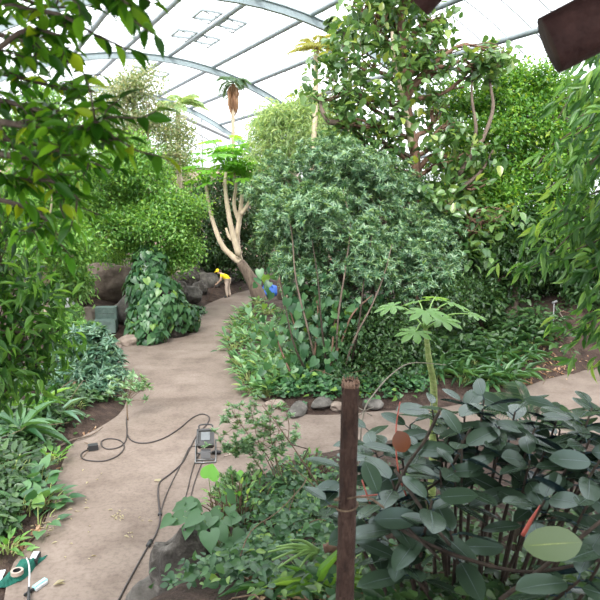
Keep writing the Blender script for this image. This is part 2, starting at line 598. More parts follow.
def tree(name, label, cat, base, lumps, leaf, seed, bark='bark', r0=.14, trunk=None, group=None, twigs=10, branches=True, stems=1):
    """tree or shrub: trunk(s), one branch mesh per bough, foliage"""
    rng = R_(seed)
    base = np.asarray(base, float)
    o = thing(name, base, label, cat, group)
    cs = np.array([l[0] for l in lumps])
    if trunk is None:
        low = cs[np.argsort(cs[:, 2])[:max(1, len(cs) // 2)]].mean(0)
        top = low * .7 + cs.mean(0) * .3
        trunk = [base - Z * .15, base * .6 + top * .4 + rng.normal(size=3) * .05, top]
    tp = smooth_line(trunk, 5)
    mb = MB()
    add_tube(mb, tp, [r0 * 1.25, r0, r0 * .8, r0 * .6], 9, wob=.06, rng=rng)
    mb.build('trunk', M[bark], o, base)
    for s in range(1, stems):
        mb = MB()
        b2 = base + np.array([*rng.normal(size=2) * r0 * 4, -.1])
        tgt = cs[rng.integers(len(cs))]
        add_tube(mb, bend(rng, b2, tgt, 0, 5, .05), [r0, r0 * .7, r0 * .3], 6, wob=.05, rng=rng)
        mb.build('stem', M[bark], o, base)
    for c, r in lumps:
        dist = np.linalg.norm(tp - (c - Z * np.mean(r) * .8), axis=1)
        st = tp[max(1, int(np.argmin(dist)) - (0 if len(tp) < 4 else 1))]
        mb = MB()
        mid = bend(rng, st, c, .08, 4, .07)
        add_tube(mb, mid, [r0 * .5, r0 * .35, r0 * .16], 6, wob=.05, rng=rng)
        d = rand_unit(rng, twigs)
        d[:, 2] = np.abs(d[:, 2]) * .8 - .15
        for q in d:
            s = mid[rng.integers(len(mid) // 2, len(mid))]
            add_tube(mb, bend(rng, s, c + q * r * rng.uniform(.75, .98), .06, 3, .07), [r0 * .16, r0 * .05], 4, False)
        mb.build('branch', M[bark], o, base)
    mb = MB()
    pts, outs, _k = lump_points(rng, sub_lumps(rng, lumps), leaf['n'], leaf.get('lo', .72), leaf.get('hi', 1.05), leaf.get('low_cut', -.35), leaf.get('inner', .12))
    if leaf.get('ros'):
        rosettes(mb, rng, pts, outs, leaf['T'], leaf['k'], leaf['L'], leaf['W'], leaf.get('tilt', (.6, 1.35)), leaf.get('up', .6))
    else:
        crown_leaves(mb, rng, pts, outs, leaf['T'], leaf['k'], leaf['L'], leaf['W'], leaf.get('jit', .1), leaf.get('droop', .3), leaf.get('spread', .8), leaf.get('upn', .8))
    mb.build('foliage', M[leaf['m']], o, base)
    return o


# ------------------------------------------------------------------ the ground
path_px = [(-2, 650), (4, 600), (14, 562), (44, 525), (60, 470), (74, 442), (100, 427), (124, 408), (126, 380), (113, 346), (150, 337), (180, 325),
           (192, 316), (204, 306), (222, 298), (240, 292), (262, 288), (259, 297), (240, 312), (229, 335), (230, 360), (242, 380), (262, 400), (285, 412), (330, 415),
           (380, 411), (430, 409), (480, 400), (525, 387), (560, 376), (650, 362), (650, 445), (560, 455), (480, 455), (400, 460), (330, 485), (280, 500), (225, 520), (190, 550), (172, 580), (160, 610), (150, 650)]
pw = np.array([G(*q)[:2] for q in path_px])
pw3 = np.hstack([pw, np.zeros((len(pw), 1))])
outline = smooth_line(np.vstack([pw3, pw3[:1]]), 3)[:-1, :2]


def poly_dist(x, y, poly):
    """signed distance to the polygon (inside negative)"""
    p = np.stack([x, y], -1)
    a, b = poly, np.roll(poly, -1, 0)
    best = np.full(x.shape, 1e9)
    ins = np.zeros(x.shape, bool)
    for i in range(len(a)):
        e = b[i] - a[i]
        w = p - a[i]
        t = np.clip((w @ e) / max(e @ e, 1e-12), 0, 1)
        best = np.minimum(best, np.linalg.norm(w - t[..., None] * e, axis=-1))
        cond = ((a[i, 1] > y) != (b[i, 1] > y))
        xs = a[i, 0] + (y - a[i, 1]) / (e[1] if abs(e[1]) > 1e-12 else 1e-12) * e[0]
        ins ^= cond & (x < xs)
    return np.where(ins, -best, best)


def sm(a, b, x):
    t = np.clip((x - a) / (b - a), 0, 1)
    return t * t * (3 - 2 * t)


def wave(x, y):
    return .5 * np.sin(x * 1.7 + y * .6) * np.cos(y * 1.3 - x * .4) + .3 * np.sin(x * 4.1 + 1) * np.sin(y * 3.7) + .2 * np.sin(x * 9 + y * 7)


def height(x, y):
    x, y = np.atleast_1d(np.asarray(x, float)), np.atleast_1d(np.asarray(y, float))
    d = poly_dist(x, y, outline)
    h = np.where(d < 0, -.06, -.05 + np.minimum(.32, np.maximum(d, 0) * .35) + np.clip(d, 0, 1) * .05 * wave(x, y))
    near = sm(-1.9, -1.0, x) * (1 - sm(8.0, 10.5, y)) * (d > 0)
    h = h + near * (np.minimum(.75, d * .8) + .95 * sm(5.6, 2.2, y))
    bank = sm(3.2, 8.5, x - .12 * (y - 15)) * sm(14.5, 20, y) * (d > 0)
    h = h + bank * 1.7
    back = sm(.3, 3.5, d) * sm(18, 24, y) * sm(-3, -9, x)
    return h + back * .8


def hz(x, y):
    return float(height(x, y)[0])


gx, gy = np.meshgrid(np.arange(-28, 22.01, .22), np.arange(-5, 49.01, .22), indexing='ij')
gh = height(gx.ravel(), gy.ravel())
mb = MB()
nx, ny = gx.shape
i, j = np.meshgrid(np.arange(nx - 1), np.arange(ny - 1), indexing='ij')
mb.add(np.stack([gx.ravel(), gy.ravel(), gh], -1), np.stack([i * ny + j, (i + 1) * ny + j, (i + 1) * ny + j + 1, i * ny + j + 1], -1).reshape(-1, 4))
tag(mb.build('ground', M['soil']), 'dark brown mulch soil of the planting beds', 'ground', kind='structure')

bm = bmesh.new()
vs = [bm.verts.new((*q, 0)) for q in outline]
f = bm.faces.new(vs)
if f.normal.z < 0:
    f.normal_flip()
ex = bmesh.ops.extrude_face_region(bm, geom=[f])
for v in ex['geom']:
    if isinstance(v, bmesh.types.BMVert):
        v.co.z -= .05
bmesh.ops.recalc_face_normals(bm, faces=bm.faces)
bmesh.ops.triangulate(bm, faces=bm.faces)
me = bpy.data.meshes.new('path')
bm.to_mesh(me)
bm.free()
me.materials.append(M['path'])
po = bpy.data.objects.new('path', me)
C.objects.link(po)
tag(po, 'worn pinkish concrete path winding between the beds', 'path', kind='structure')

# ------------------------------------------------------------------ the greenhouse
AX = np.array([-.46492, .88535, 0])
PX = np.array([.88535, .46492, 0])
TC, RA, ZA, HALF = 8.71, 15.47, 11.38, 13.8


def arch_z(t, off=0.0):
    return ZA - RA + math.sqrt(max((RA + off) ** 2 - (t - TC) ** 2, 0.01))


def S(s, t, z):
    return AX * s + PX * t + Z * z


S_END = 43.0
phi_m = math.asin(HALF / RA)


def arc(s, off, n=40):
    return [S(s, TC + (RA + off) * math.sin(a), ZA - RA + (RA + off) * math.cos(a)) for a in np.linspace(-phi_m, phi_m, n)]


mb = MB()
ss = np.arange(-4, S_END + .01, 2)
rows = np.array([arc(s, .16, 41) for s in ss])
n0, n1 = rows.shape[:2]
i, j = np.meshgrid(np.arange(n0 - 1), np.arange(n1 - 1), indexing='ij')
mb.add(rows.reshape(-1, 3), np.stack([i * n1 + j, i * n1 + j + 1, (i + 1) * n1 + j + 1, (i + 1) * n1 + j], -1).reshape(-1, 4))
tag(mb.build('ceiling', M['roof']), 'clear curved glazed roof of the greenhouse', 'roof', kind='structure')


def box_arc(mb, s, off, w, h, n=40):
    a = np.linspace(-phi_m, phi_m, n)
    V = []
    for q in a:
        for ds, dr in ((-w / 2, -h / 2), (w / 2, -h / 2), (w / 2, h / 2), (-w / 2, h / 2)):
            r = RA + off + dr
            V.append(S(s + ds, TC + r * math.sin(q), ZA - RA + r * math.cos(q)))
    i, j = np.meshgrid(np.arange(n - 1), np.arange(4), indexing='ij')
    mb.add(V, np.stack([i * 4 + j, i * 4 + (j + 1) % 4, (i + 1) * 4 + (j + 1) % 4, (i + 1) * 4 + j], -1).reshape(-1, 4))


for s in (0.9, 11.4, 22.0, 32.5, S_END - .3):
    mb = MB()
    box_arc(mb, s, -.28, .17, .04)
    box_arc(mb, s, 0.0, .17, .04)
    box_arc(mb, s, -.15, .05, .28)
    o = tag(mb.build('arch_beam', M['steel'], smooth=False), 'grey steel arch carrying the glazed roof', 'beam', 'steel roof arches', 'structure')
for t in (-3.9, -1.6, .7, 2.95, 5.19, 7.44, 9.75, 12.04, 14.17, 16.25, 18.3, 20.15, 21.8):
    mb = MB()
    z = arch_z(t, .05)
    add_tube(mb, [S(-4, t, z), S(S_END, t, z)], .10, 10)
    o = tag(mb.build('purlin_beam', M['steel_dark']), 'grey steel tube running the length of the roof', 'beam', 'roof purlins', 'structure')
mb = MB()
for s in np.arange(-3.6, S_END, 1.05):
    box_arc(mb, s, .13, .034, .034, 36)
tag(mb.build('glazing_trim', M['bar'], smooth=False), 'thin pale glazing bars under the roof sheets', 'trim', kind='structure')
# walls
for side, t in (('left', TC - HALF), ('right', TC + HALF)):
    zt = arch_z(t)
    mb = MB()
    add_box(mb, S((S_END - 4) / 2, t, .5), (.2, S_END + 4, 1.2), [PX, AX, Z])
    w = tag(mb.build('wall_' + side, M['brick'], smooth=False), 'low brick side wall of the greenhouse', 'wall', kind='structure')
    mb = MB()
    add_box(mb, S((S_END - 4) / 2, t, (1.1 + zt) / 2), (.03, S_END + 4, zt - 1.1), [PX, AX, Z])
    tag(mb.build('window_1' if side == 'left' else 'window_2', M['roof'], smooth=False), 'side glazing above the low brick wall', 'window', kind='structure')
mb = MB()
add_box(mb, S(S_END + .15, TC, 3.25), (2 * HALF, .2, 6.5), [PX, AX, Z])
tag(mb.build('wall_back', M['brick'], smooth=False), 'pale brick end wall of the greenhouse', 'wall', kind='structure')
mb = MB()
V = []
a = np.linspace(-phi_m, phi_m, 40)
top = [S(S_END + .1, TC + RA * math.sin(q), ZA - RA + RA * math.cos(q)) for q in a]
top = [p for p in top if p[2] > 6.4]
bot = [np.array([p[0], p[1], 6.4]) for p in top]
n = len(top)
mb.add(np.array(top + bot), [[k, k + 1, n + k + 1, n + k] for k in range(n - 1)])
tag(mb.build('window_3', M['roof'], smooth=False), 'clear glazing in the end gable', 'window', kind='structure')
mb = MB()
for t in np.arange(-1.1, 18, 2.3):
    add_tube(mb, [S(S_END, t, 0), S(S_END, t, arch_z(t))], .05, 6)
add_tube(mb, [S(S_END, TC - 9, 6.55), S(S_END, TC + 9, 6.55)], .06, 6)
# sloping band and rafter seen against the end gable
for (p, q, r) in (((178, 122), (226, 150), .07), ((178, 114), (230, 138), .22)):
    A_, B_ = [], []
    for (px, py), lst in ((p, A_), (q, B_)):
        d = ray(px, py)
        lst.append(CAM + d * ((S_END - .6) / (d @ AX)))
    add_tube(mb, [A_[0], B_[0]], r * .8, 6)
tag(mb.build('trim_1', M['bar'], smooth=False), 'pale grey mullions and rafters of the end gable', 'trim', kind='structure')


def roof_vent(px, py, label, s_len=1.1, t_len=.8):
    d = ray(px, py)
    lam = 5.0
    for _ in range(4000):   # march along the ray to the roof shell
        p = CAM + d * lam
        t = p @ PX
        if p[2] >= arch_z(t, .0):
            break
        lam += .02
    s0, t0 = p @ AX, p @ PX
    an = math.asin((t0 - TC) / RA)
    tv = PX * math.cos(an) - Z * math.sin(an)
    nv = PX * math.sin(an) + Z * math.cos(an)
    o = thing('roof_vent', p, label, 'vent')
    p = p - nv * .05
    mb = MB()
    for sg in (-1, 1):
        add_box(mb, p + AX * sg * s_len / 2, (t_len, .07, .07), [tv, AX, nv])
        add_box(mb, p + tv * sg * t_len / 2, (.07, s_len, .07), [tv, AX, nv])
    mb.build('frame', M['steel_dark'], o, p + nv * .05, smooth=False)
    mb = MB()
    q = p - nv * .16
    add_box(mb, q + tv * t_len * .3, (.05, s_len * 1.1, .03), [tv, AX, nv])
    add_tube(mb, [q + tv * t_len * .3 - AX * s_len * .45, p - tv * t_len * .45 - AX * s_len * .45], .02, 6)
    add_tube(mb, [q + tv * t_len * .3 + AX * s_len * .45, p - tv * t_len * .45 + AX * s_len * .45], .02, 6)
    mb.build('opening_arm', M['steel_dark'], o, p + nv * .05, smooth=False)


roof_vent(207, 14, 'grey roof vent frame, topmost of those over the path')
roof_vent(232, 23, 'grey roof vent frame just below the topmost one')
roof_vent(184, 33, 'grey roof vent frame on the near side of the middle pair')
roof_vent(207, 39, 'grey roof vent frame on the far side of the middle pair')
roof_vent(141, 69, 'lowest grey roof vent frame, above the sparse pale tree')
roof_vent(160, 73, 'low grey roof vent frame beside the lowest one')

# ------------------------------------------------------------------ trees and shrubs
def gbase(px, py):
    p = G(px, py)
    return np.array([p[0], p[1], hz(p[0], p[1])])


def at(px, Y):
    x = (px - 300) / F_PX * Y / (FW[1])
    return np.array([x, Y, hz(x, Y)])


# central bluish shrub
tree('podocarpus_shrub', 'huge bluish green fine-leaved shrub filling the middle bed', 'shrub', at(335, 15.2),
     [L_(300, 190, 15.6, 40), L_(350, 178, 15.8, 42), L_(283, 222, 15.0, 28), L_(325, 225, 14.6, 46), L_(385, 215, 15.4, 42), L_(405, 255, 15, 34),
      L_(300, 268, 14.6, 30), L_(350, 272, 14.4, 38), L_(436, 268, 15.4, 26), L_(275, 185, 15.8, 28), L_(395, 180, 16.4, 30), L_(365, 245, 14.8, 30), L_(270, 240, 15.6, 17), L_(276, 206, 15.8, 22), L_(292, 318, 14.9, 18), L_(322, 330, 14.8, 22), L_(350, 325, 14.8, 22), L_(310, 355, 14.6, 18), L_(375, 318, 14.8, 20), L_(385, 272, 14.6, 26), L_(410, 288, 14.8, 22), L_(330, 300, 14.6, 22), L_(300, 300, 14.8, 18), L_(445, 245, 16, 20), L_(284, 250, 15.2, 18), L_(425, 225, 16, 26)],
     dict(n=7400, k=12, L=.135, W=.03, T=T_LANCE, m='podo', ros=True, lo=.35, hi=1.25, inner=.5, low_cut=-.7), 11, 'bark', .09, stems=9, twigs=14)

# tall broad-leaved tree with twisted limbs
def limb(parent_name, pts, r, mat, part='limb'):
    o = bpy.data.objects[parent_name]
    mb = MB()
    rg = R_(len(pts) + int(pts[0][0]))
    add_tube(mb, smooth_line([PT(*p) for p in pts], 5), r, 8, wob=.06, rng=rg)
    return mb.build(part, M[mat], o, np.array(o.location))


for pts in ([(322, 392, 13.9), (308, 330, 13.4), (296, 280, 13.2), (292, 235, 13.6), (286, 205, 14)], [(335, 390, 13.9), (338, 320, 13.3), (346, 265, 13.2), (350, 225, 13.5), (343, 190, 14)],
            [(330, 390, 13.9), (322, 330, 13.2), (318, 280, 13), (312, 240, 13.4)], [(340, 390, 13.8), (352, 345, 13.2), (372, 305, 13), (384, 275, 13.2), (392, 245, 13.6)], [(318, 390, 13.9), (296, 350, 13.2), (284, 300, 13.2), (278, 262, 13.6)], [(345, 390, 13.8), (358, 330, 13.3), (364, 280, 13.2), (372, 235, 13.4)]):
    limb('podocarpus_shrub', [(x, y, Yd + (.55 if y < 320 else .2)) for x, y, Yd in pts], [.026, .02, .014, .008], 'gloom_stem' if len(pts) == 4 else 'bark', 'stem')
tb = at(426, 17.3)
tree('broadleaf_tree', 'tall broad-leaved tree with twisted limbs reaching the roof', 'tree', tb,
     [L_(330, 98, 16.6, 26), L_(352, 62, 17, 32), L_(378, 30, 17, 34), L_(402, 62, 17, 34), L_(338, 128, 16.4, 18), L_(388, 104, 16.4, 25), L_(432, 52, 17, 22),
      L_(432, 112, 17, 22), L_(378, 142, 16.6, 24), L_(445, 168, 16.6, 22), L_(472, 190, 16.4, 26), L_(455, 128, 16.8, 16), L_(480, 150, 16.6, 16), L_(474, 66, 17, 14), L_(497, 56, 17, 17), L_(486, 60, 17, 14), L_(497, 70, 17, 12),
      L_(402, -6, 17, 36), L_(445, 212, 16, 22), L_(478, 232, 16, 24), L_(503, 218, 16, 16), L_(362, 8, 17, 18), L_(440, 22, 17.2, 16), L_(360, 100, 17, 26)],
     dict(n=560, k=7, L=.25, W=.15, T=T_OVATE, m='lyrata', jit=.16, droop=.25, spread=.9, lo=.5, inner=.5, low_cut=-.8), 12, 'bark_red', .15, twigs=9,
     trunk=[tb - Z * .2, PT(421, 262, 17.3), PT(414, 205, 17.2), PT(416, 165, 17), PT(409, 120, 17), PT(404, 70, 17), PT(401, 10, 17)])
o = bpy.context.scene.objects[-1] if False else None


def limb(parent_name, pts, r, mat):
    o = bpy.data.objects[parent_name]
    mb = MB()
    rg = R_(len(pts) + int(pts[0][0]))
    add_tube(mb, smooth_line([PT(*p) for p in pts], 5), r, 8, wob=.06, rng=rg)
    return mb.build('limb', M[mat], o, np.array(o.location))


limb('broadleaf_tree', [(418, 250, 17.2), (440, 205, 16.8), (462, 170, 16.6), (482, 140, 16.6), (493, 108, 16.8), (490, 80, 17), (496, 62, 17)], [.09, .08, .065, .05, .035, .02], 'bark')
limb('broadleaf_tree', [(440, 205, 16.8), (462, 188, 16.4), (482, 170, 16.4), (493, 150, 16.6)], [.06, .05, .04, .02], 'bark')
limb('broadleaf_tree', [(470, 158, 16.6), (476, 130, 16.6), (472, 100, 16.8), (472, 70, 17)], [.05, .045, .035, .02], 'bark')
limb('broadleaf_tree', [(414, 160, 17), (390, 145, 16.8), (378, 158, 16.6), (398, 172, 16.6)], [.05, .045, .035, .02], 'bark')
limb('broadleaf_tree', [(412, 150, 17), (404, 105, 16.6), (395, 70, 16.6), (392, 32, 16.8)], [.09, .07, .06, .04], 'bark_pale')
limb('broadleaf_tree', [(352, 128, 16.6), (340, 122, 16.4), (330, 122, 16.2), (322, 110, 16.2), (320, 95, 16.4)], [.07, .07, .06, .03], 'bark')
limb('broadleaf_tree', [(414, 175, 17), (385, 165, 17), (362, 140, 17), (352, 128, 16.6)], [.07, .07, .07, .06], 'bark')

# bright dense tree behind it
tree('weeping_ficus', 'bright green dense small-leaved tree behind the twisted-limb tree', 'tree', at(512, 18.2),
     [L_(468, 108, 18.6, 28), L_(508, 100, 18.6, 34), L_(545, 110, 18.4, 34), L_(498, 148, 18, 38), L_(540, 165, 18, 40), L_(458, 158, 18.4, 30), L_(492, 205, 17.8, 36), L_(552, 215, 17.8, 38), L_(585, 150, 18.4, 40), L_(452, 215, 18, 28), L_(590, 108, 18.4, 34), L_(522, 128, 17.8, 26), L_(478, 178, 17.6, 24)],
     dict(n=8200, k=6, L=.125, W=.068, T=T_SIMPLE, m='ficus_bright', jit=.13, droop=.35, lo=.5, hi=1.15, inner=.3), 13, 'bark', .17)
tree('understory_shrub', 'dark green shrub in shade at the top of the soil bank', 'shrub', at(470, 17.6),
     [L_(445, 250, 17.4, 28), L_(475, 262, 17.2, 28), L_(505, 250, 17.6, 28), L_(525, 235, 17.6, 26), L_(450, 285, 16.8, 24), L_(545, 262, 18, 24), L_(480, 295, 17, 20), L_(512, 280, 18, 22)],
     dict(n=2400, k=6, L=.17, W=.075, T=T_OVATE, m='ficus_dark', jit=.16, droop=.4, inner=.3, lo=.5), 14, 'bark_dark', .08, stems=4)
tree('shade_tree', 'dark trunked tree beyond the soil bank under the bright one', 'tree', at(575, 18.8),
     [L_(560, 250, 18.8, 30), L_(590, 240, 18.6, 40), L_(600, 290, 18.4, 34), L_(565, 285, 19, 26), L_(540, 300, 19.4, 22), L_(615, 330, 17.5, 30), L_(590, 320, 18, 24)],
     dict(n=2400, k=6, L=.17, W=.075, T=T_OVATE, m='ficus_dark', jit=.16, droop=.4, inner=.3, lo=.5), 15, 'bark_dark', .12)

tree('back_thicket', 'deep green thicket closing the view behind the middle bed', 'shrub', at(430, 22),
     [L_(330, 225, 21.5, 34), L_(365, 235, 21.5, 34), L_(400, 225, 22, 36), L_(440, 240, 21.5, 36), L_(480, 225, 21, 36), L_(385, 190, 22.5, 30), L_(345, 190, 22.5, 28), L_(300, 235, 22, 26), L_(285, 205, 23, 24), L_(430, 195, 22, 30), L_(310, 265, 20.5, 24), L_(360, 275, 20, 26), L_(410, 275, 20, 26)],
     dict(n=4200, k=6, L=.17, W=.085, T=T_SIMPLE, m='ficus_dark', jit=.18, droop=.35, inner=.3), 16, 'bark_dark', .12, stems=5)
# left middle distance
tree('rounded_ficus', 'rounded mid green small-leaved tree above the ivy mound', 'tree', at(150, 21.8),
     [L_(112, 185, 21.5, 32), L_(150, 182, 21.8, 34), L_(178, 212, 21.6, 26), L_(112, 228, 20.8, 34), L_(150, 226, 20.8, 36), L_(184, 250, 21.4, 18), L_(128, 160, 22, 24), L_(168, 262, 20.8, 18), L_(90, 212, 20.6, 24)],
     dict(n=5600, k=6, L=.13, W=.065, T=T_SIMPLE, m='ficus_mid', jit=.15, droop=.35), 21, 'bark', .16)
tree('streamside_ficus', 'leafy green tree with a slim pale trunk beyond the overhanging branches', 'tree', at(48, 17.5),
     [L_(20, 150, 18, 34), L_(60, 165, 18, 28), L_(15, 200, 17.5, 34), L_(62, 215, 18.5, 24), L_(75, 250, 17.5, 22), L_(40, 250, 17, 30), L_(8, 255, 16.5, 30), L_(72, 140, 19, 22), L_(40, 120, 19, 26)],
     dict(n=3200, k=6, L=.14, W=.06, T=T_SIMPLE, m='ficus_mid', jit=.14, droop=.35), 22, 'bark_pale', .07)
tree('sparse_tree', 'sparse pale greyish tree with thin twigs below the far arch', 'tree', at(140, 27),
     [L_(120, 108, 27, 24), L_(145, 96, 27, 22), L_(150, 125, 27, 24), L_(172, 135, 27.5, 20), L_(110, 135, 27, 22), L_(128, 88, 27.5, 16), L_(178, 155, 27, 18), L_(95, 112, 27, 18)],
     dict(n=2600, k=5, L=.14, W=.07, T=T_SIMPLE, m='sparse', jit=.2, droop=.1, lo=.3, inner=.6), 23, 'bark_pale', .08, twigs=16)
tree('dense_evergreen', 'dark green evergreen behind the bent person at the path end', 'tree', at(205, 31),
     [L_(200, 215, 30.5, 20), L_(222, 225, 31, 20), L_(205, 245, 30, 18), L_(232, 248, 31, 14), L_(214, 195, 31.5, 16), L_(190, 235, 30, 14), L_(238, 222, 31.5, 16), L_(244, 200, 31.5, 18), L_(232, 180, 32, 16), L_(250, 245, 31, 16), L_(222, 264, 31, 14), L_(245, 266, 31, 14), L_(204, 268, 31, 14), L_(262, 255, 30, 16), L_(262, 225, 31, 18)],
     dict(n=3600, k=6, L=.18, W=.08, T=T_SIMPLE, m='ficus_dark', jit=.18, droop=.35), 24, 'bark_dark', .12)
tree('bamboo_clump', 'pale feathery bamboo-like clump behind the bluish shrub', 'bamboo', at(285, 24),
     [L_(272, 150, 24, 20), L_(288, 138, 24, 26), L_(318, 126, 24, 26), L_(300, 112, 24.5, 18), L_(275, 122, 24.5, 18), L_(335, 145, 24, 22), L_(278, 172, 24, 16), L_(262, 128, 25, 12)],
     dict(n=1500, k=7, L=.26, W=.032, T=T_LANCE, m='hazy', jit=.2, droop=.5, lo=.45, inner=.4), 25, 'bark_pale', .05, stems=6)
tree('far_hedge', 'deep green trees beyond the dark ledge closing the far side', 'tree', at(85, 27),
     [L_(45, 215, 26.5, 28), L_(75, 225, 26.5, 28), L_(105, 205, 27, 26), L_(60, 250, 25.5, 24), L_(95, 255, 25.5, 24), L_(20, 235, 26, 30), L_(125, 250, 25.5, 20), L_(70, 185, 27, 24), L_(30, 190, 27, 28)],
     dict(n=3000, k=6, L=.19, W=.09, T=T_SIMPLE, m='ficus_mid', jit=.2, droop=.35, inner=.3), 27, 'bark_dark', .14)
tree('gable_shrub', 'green shrub mass against the brick end wall', 'shrub', at(170, 32),
     [L_(172, 172, 32, 18), L_(158, 160, 32.5, 18), L_(190, 196, 31.5, 16), L_(135, 150, 32, 20)],
     dict(n=1300, k=6, L=.17, W=.08, T=T_SIMPLE, m='ficus_mid', jit=.2, droop=.3), 26, 'bark', .07)

# far papaya with pale forked trunk, leaning over the path
rng = R_(31)
pb = gbase(262, 303)
pt_ = thing('papaya_tree', pb, 'pale forked tree with big bright leaves leaning over the path end', 'tree')
mb = MB()
Yp = pb[1]
add_tube(mb, smooth_line([pb - Z * .2, PT(254, 285, Yp), PT(247, 272, Yp), PT(240, 262, Yp)], 5), [.32, .27, .22, .19], 10, wob=.05, rng=rng)
mb.build('trunk', M['bark'], pt_, pb)
fork = [((240, 262), (232, 256), (222, 245), (214, 225), (209, 205), (206, 185)), ((240, 262), (237, 240), (240, 215), (242, 195), (243, 178)),
        ((239, 255), (233, 235), (228, 210), (225, 185), (226, 172)), ((237, 240), (230, 238), (226, 228)), ((240, 225), (234, 205), (236, 185), (234, 172)), ((241, 215), (250, 200), (252, 180))]
tips = []
for k, fk in enumerate(fork):
    mb = MB()
    P = smooth_line([PT(x, y, Yp + .25 * math.sin(k * 2 + q * .3)) for q, (x, y) in enumerate(fk)], 5)
    add_tube(mb, P, [.14, .11, .085, .06] if k < 3 else [.09, .07, .05], 8, wob=.05, rng=rng)
    o = mb.build('branch', M['bark_pale'], pt_, pb)
    tips.append((P[-1], o))
for P, o in tips:
    if P[2] < 4.2:
        continue
    mb = MB()
    n = 20
    az = np.arange(n) * 2.4
    el = rng.uniform(-.15, 1.2, n)
    D = np.stack([np.cos(az) * np.cos(el), np.sin(az) * np.cos(el), np.sin(el)], -1)
    ln = rng.uniform(.6, 1.7, n)
    B = P + D * ln[:, None]
    for b in B:
        add_tube(mb, [P, (P + b) / 2 + Z * .08, b], [.018, .012], 4, False)
    D2 = unit(D * [1, 1, .2] - Z * .25)
    for b, d in zip(B, D2):
        s = rng.uniform(.35, .55)
        add_leaves(mb, T_PAP, b, d, Z + d * .3, s, s)
    mb.build('foliage', M['papaya_far'], o, pb)


# palms
def frond(mb, base, d0, length, droop, leaf_l, leaf_w, n=26, rach=.018, vdrop=.3, T=T_LANCE):
    d0 = unit(np.asarray(d0, float))
    t = np.linspace(0, 1, 14)
    hor = unit(np.array([d0[0], d0[1], 0]) + 1e-6)
    P = base + d0 * (t[:, None] * length) - Z * (droop * length * t[:, None] ** 2)
    add_tube(mb, P, [rach, rach * .4], 5, False)
    tt = np.linspace(.16, .99, n)
    Q = np.stack([np.interp(tt, t, P[:, k]) for k in range(3)], -1)
    tan = unit(np.stack([np.interp(tt, t, np.gradient(P, axis=0)[:, k]) for k in range(3)], -1))
    side = unit(np.cross(tan, Z + 1e-4))
    ll = leaf_l * np.sin(np.pi * np.clip(tt * .85 + .12, 0, 1)) ** .6
    for sg in (-1, 1):
        D = unit(side * sg + tan * .75 - Z * vdrop)
        add_leaves(mb, T, Q, D, np.cross(side, tan) * 1.0, ll, leaf_w)


def palm(name, label, base, top, r, n_fr, flen, leaf, mat, bark, seed, skirt=0, droop=.55, n_leaf=24, group=None, lw=.03):
    rng = R_(seed)
    o = thing(name, base, label, 'palm', group)
    mb = MB()
    add_tube(mb, bend(rng, base - Z * .1, top, 0, 4, .012), [r * 1.3, r, r * .85], 9)
    mb.build('trunk', M[bark], o, base)
    for k in range(n_fr):
        mb = MB()
        az = k * 2.4 + rng.uniform(-.2, .2)
        el = rng.uniform(.15, 1.1)
        frond(mb, top, (math.cos(az) * math.cos(el), math.sin(az) * math.cos(el), math.sin(el)), flen * rng.uniform(.8, 1.1), droop * rng.uniform(.8, 1.3), leaf, lw, n_leaf)
        mb.build('frond', M[mat], o, base)
    if skirt:
        mb = MB()
        n = 70
        az = rng.uniform(0, 6.28, n)
        zz = rng.uniform(-skirt, 0, n)
        P = np.asarray(top) + np.stack([np.cos(az) * r * 1.3, np.sin(az) * r * 1.3, zz * .55], -1)
        D = unit(np.stack([np.cos(az) * .28, np.sin(az) * .28, -np.ones(n)], -1))
        add_leaves(mb, T_STRAP, P, D, np.stack([np.cos(az), np.sin(az), np.zeros(n)], -1), rng.uniform(.4, .9, n) * skirt * .7, .16)
        mb.build('dead_skirt', M['brown_leaf'], o, base)['label'] = 'hanging brown dead fronds'
    return o


palm('skirted_palm', 'tall thin palm with a hanging brown skirt under the roof', at(234, 33), PT(233, 84, 33), .1, 9, 1.3, .4, 'palm', 'bark_pale', 41, skirt=1.5, n_leaf=18, lw=.05, droop=.75)
palm('fan_palm', 'slim palm with a green crown beside the end gable', at(180, 29), PT(178, 106, 29), .12, 14, 1.5, .45, 'hazy', 'bark_pale', 42, n_leaf=20, lw=.06)
palm('yellowing_palm', 'yellowish palm crown half hidden by the broad-leaved tree', at(312, 23), PT(316, 48, 23), .1, 14, 1.0, .34, 'palm_yellow', 'bark_pale', 43, n_leaf=18, lw=.03, droop=.5)
palm('grey_palm', 'grey green palm crown just under the nearest visible arch', at(346, 22), PT(346, 30, 22), .1, 12, 1.4, .42, 'palm', 'bark', 44, n_leaf=20, lw=.05)
palm('dark_frond_palm', 'dark green palm with few fronds behind the feathery clump', at(280, 26), PT(278, 124, 26), .08, 7, 1.4, .45, 'palm', 'bark', 45, n_leaf=20, lw=.07)

# ivy-clad mound
rng = R_(51)
ib = gbase(155, 328)
iv = thing('ivy_mound', ib, 'ivy-covered rock mound with large heart leaves beside the path', 'ivy')
cols = [((150, 262), 20.3, 17), ((148, 288), 20, 22), ((160, 300), 19.8, 24), ((150, 316), 19.4, 22), ((175, 315), 20, 18), ((138, 322), 19.1, 12), ((190, 318), 20.6, 10), ((150, 330), 18.9, 15)]
lm = [L_(p[0], p[1], Y, r) for p, Y, r in cols]
mb = MB()
for c, r in lm:
    add_tube(mb, [c - Z * r[2] * 1.2, c, c + Z * r[2] * .7], [r[0] * .75, r[0] * .6, r[0] * .2], 8, wob=.15, rng=rng)
mb.build('rock_core', M['rock_dark'], iv, ib)
pts, outs, _ = lump_points(rng, lm, 1900, .85, 1.05, -.9, .15)
mb = MB()
Dn = unit(-Z + outs * .35 + rng.normal(size=pts.shape) * .35)
sc = rng.uniform(.14, .30, len(pts))
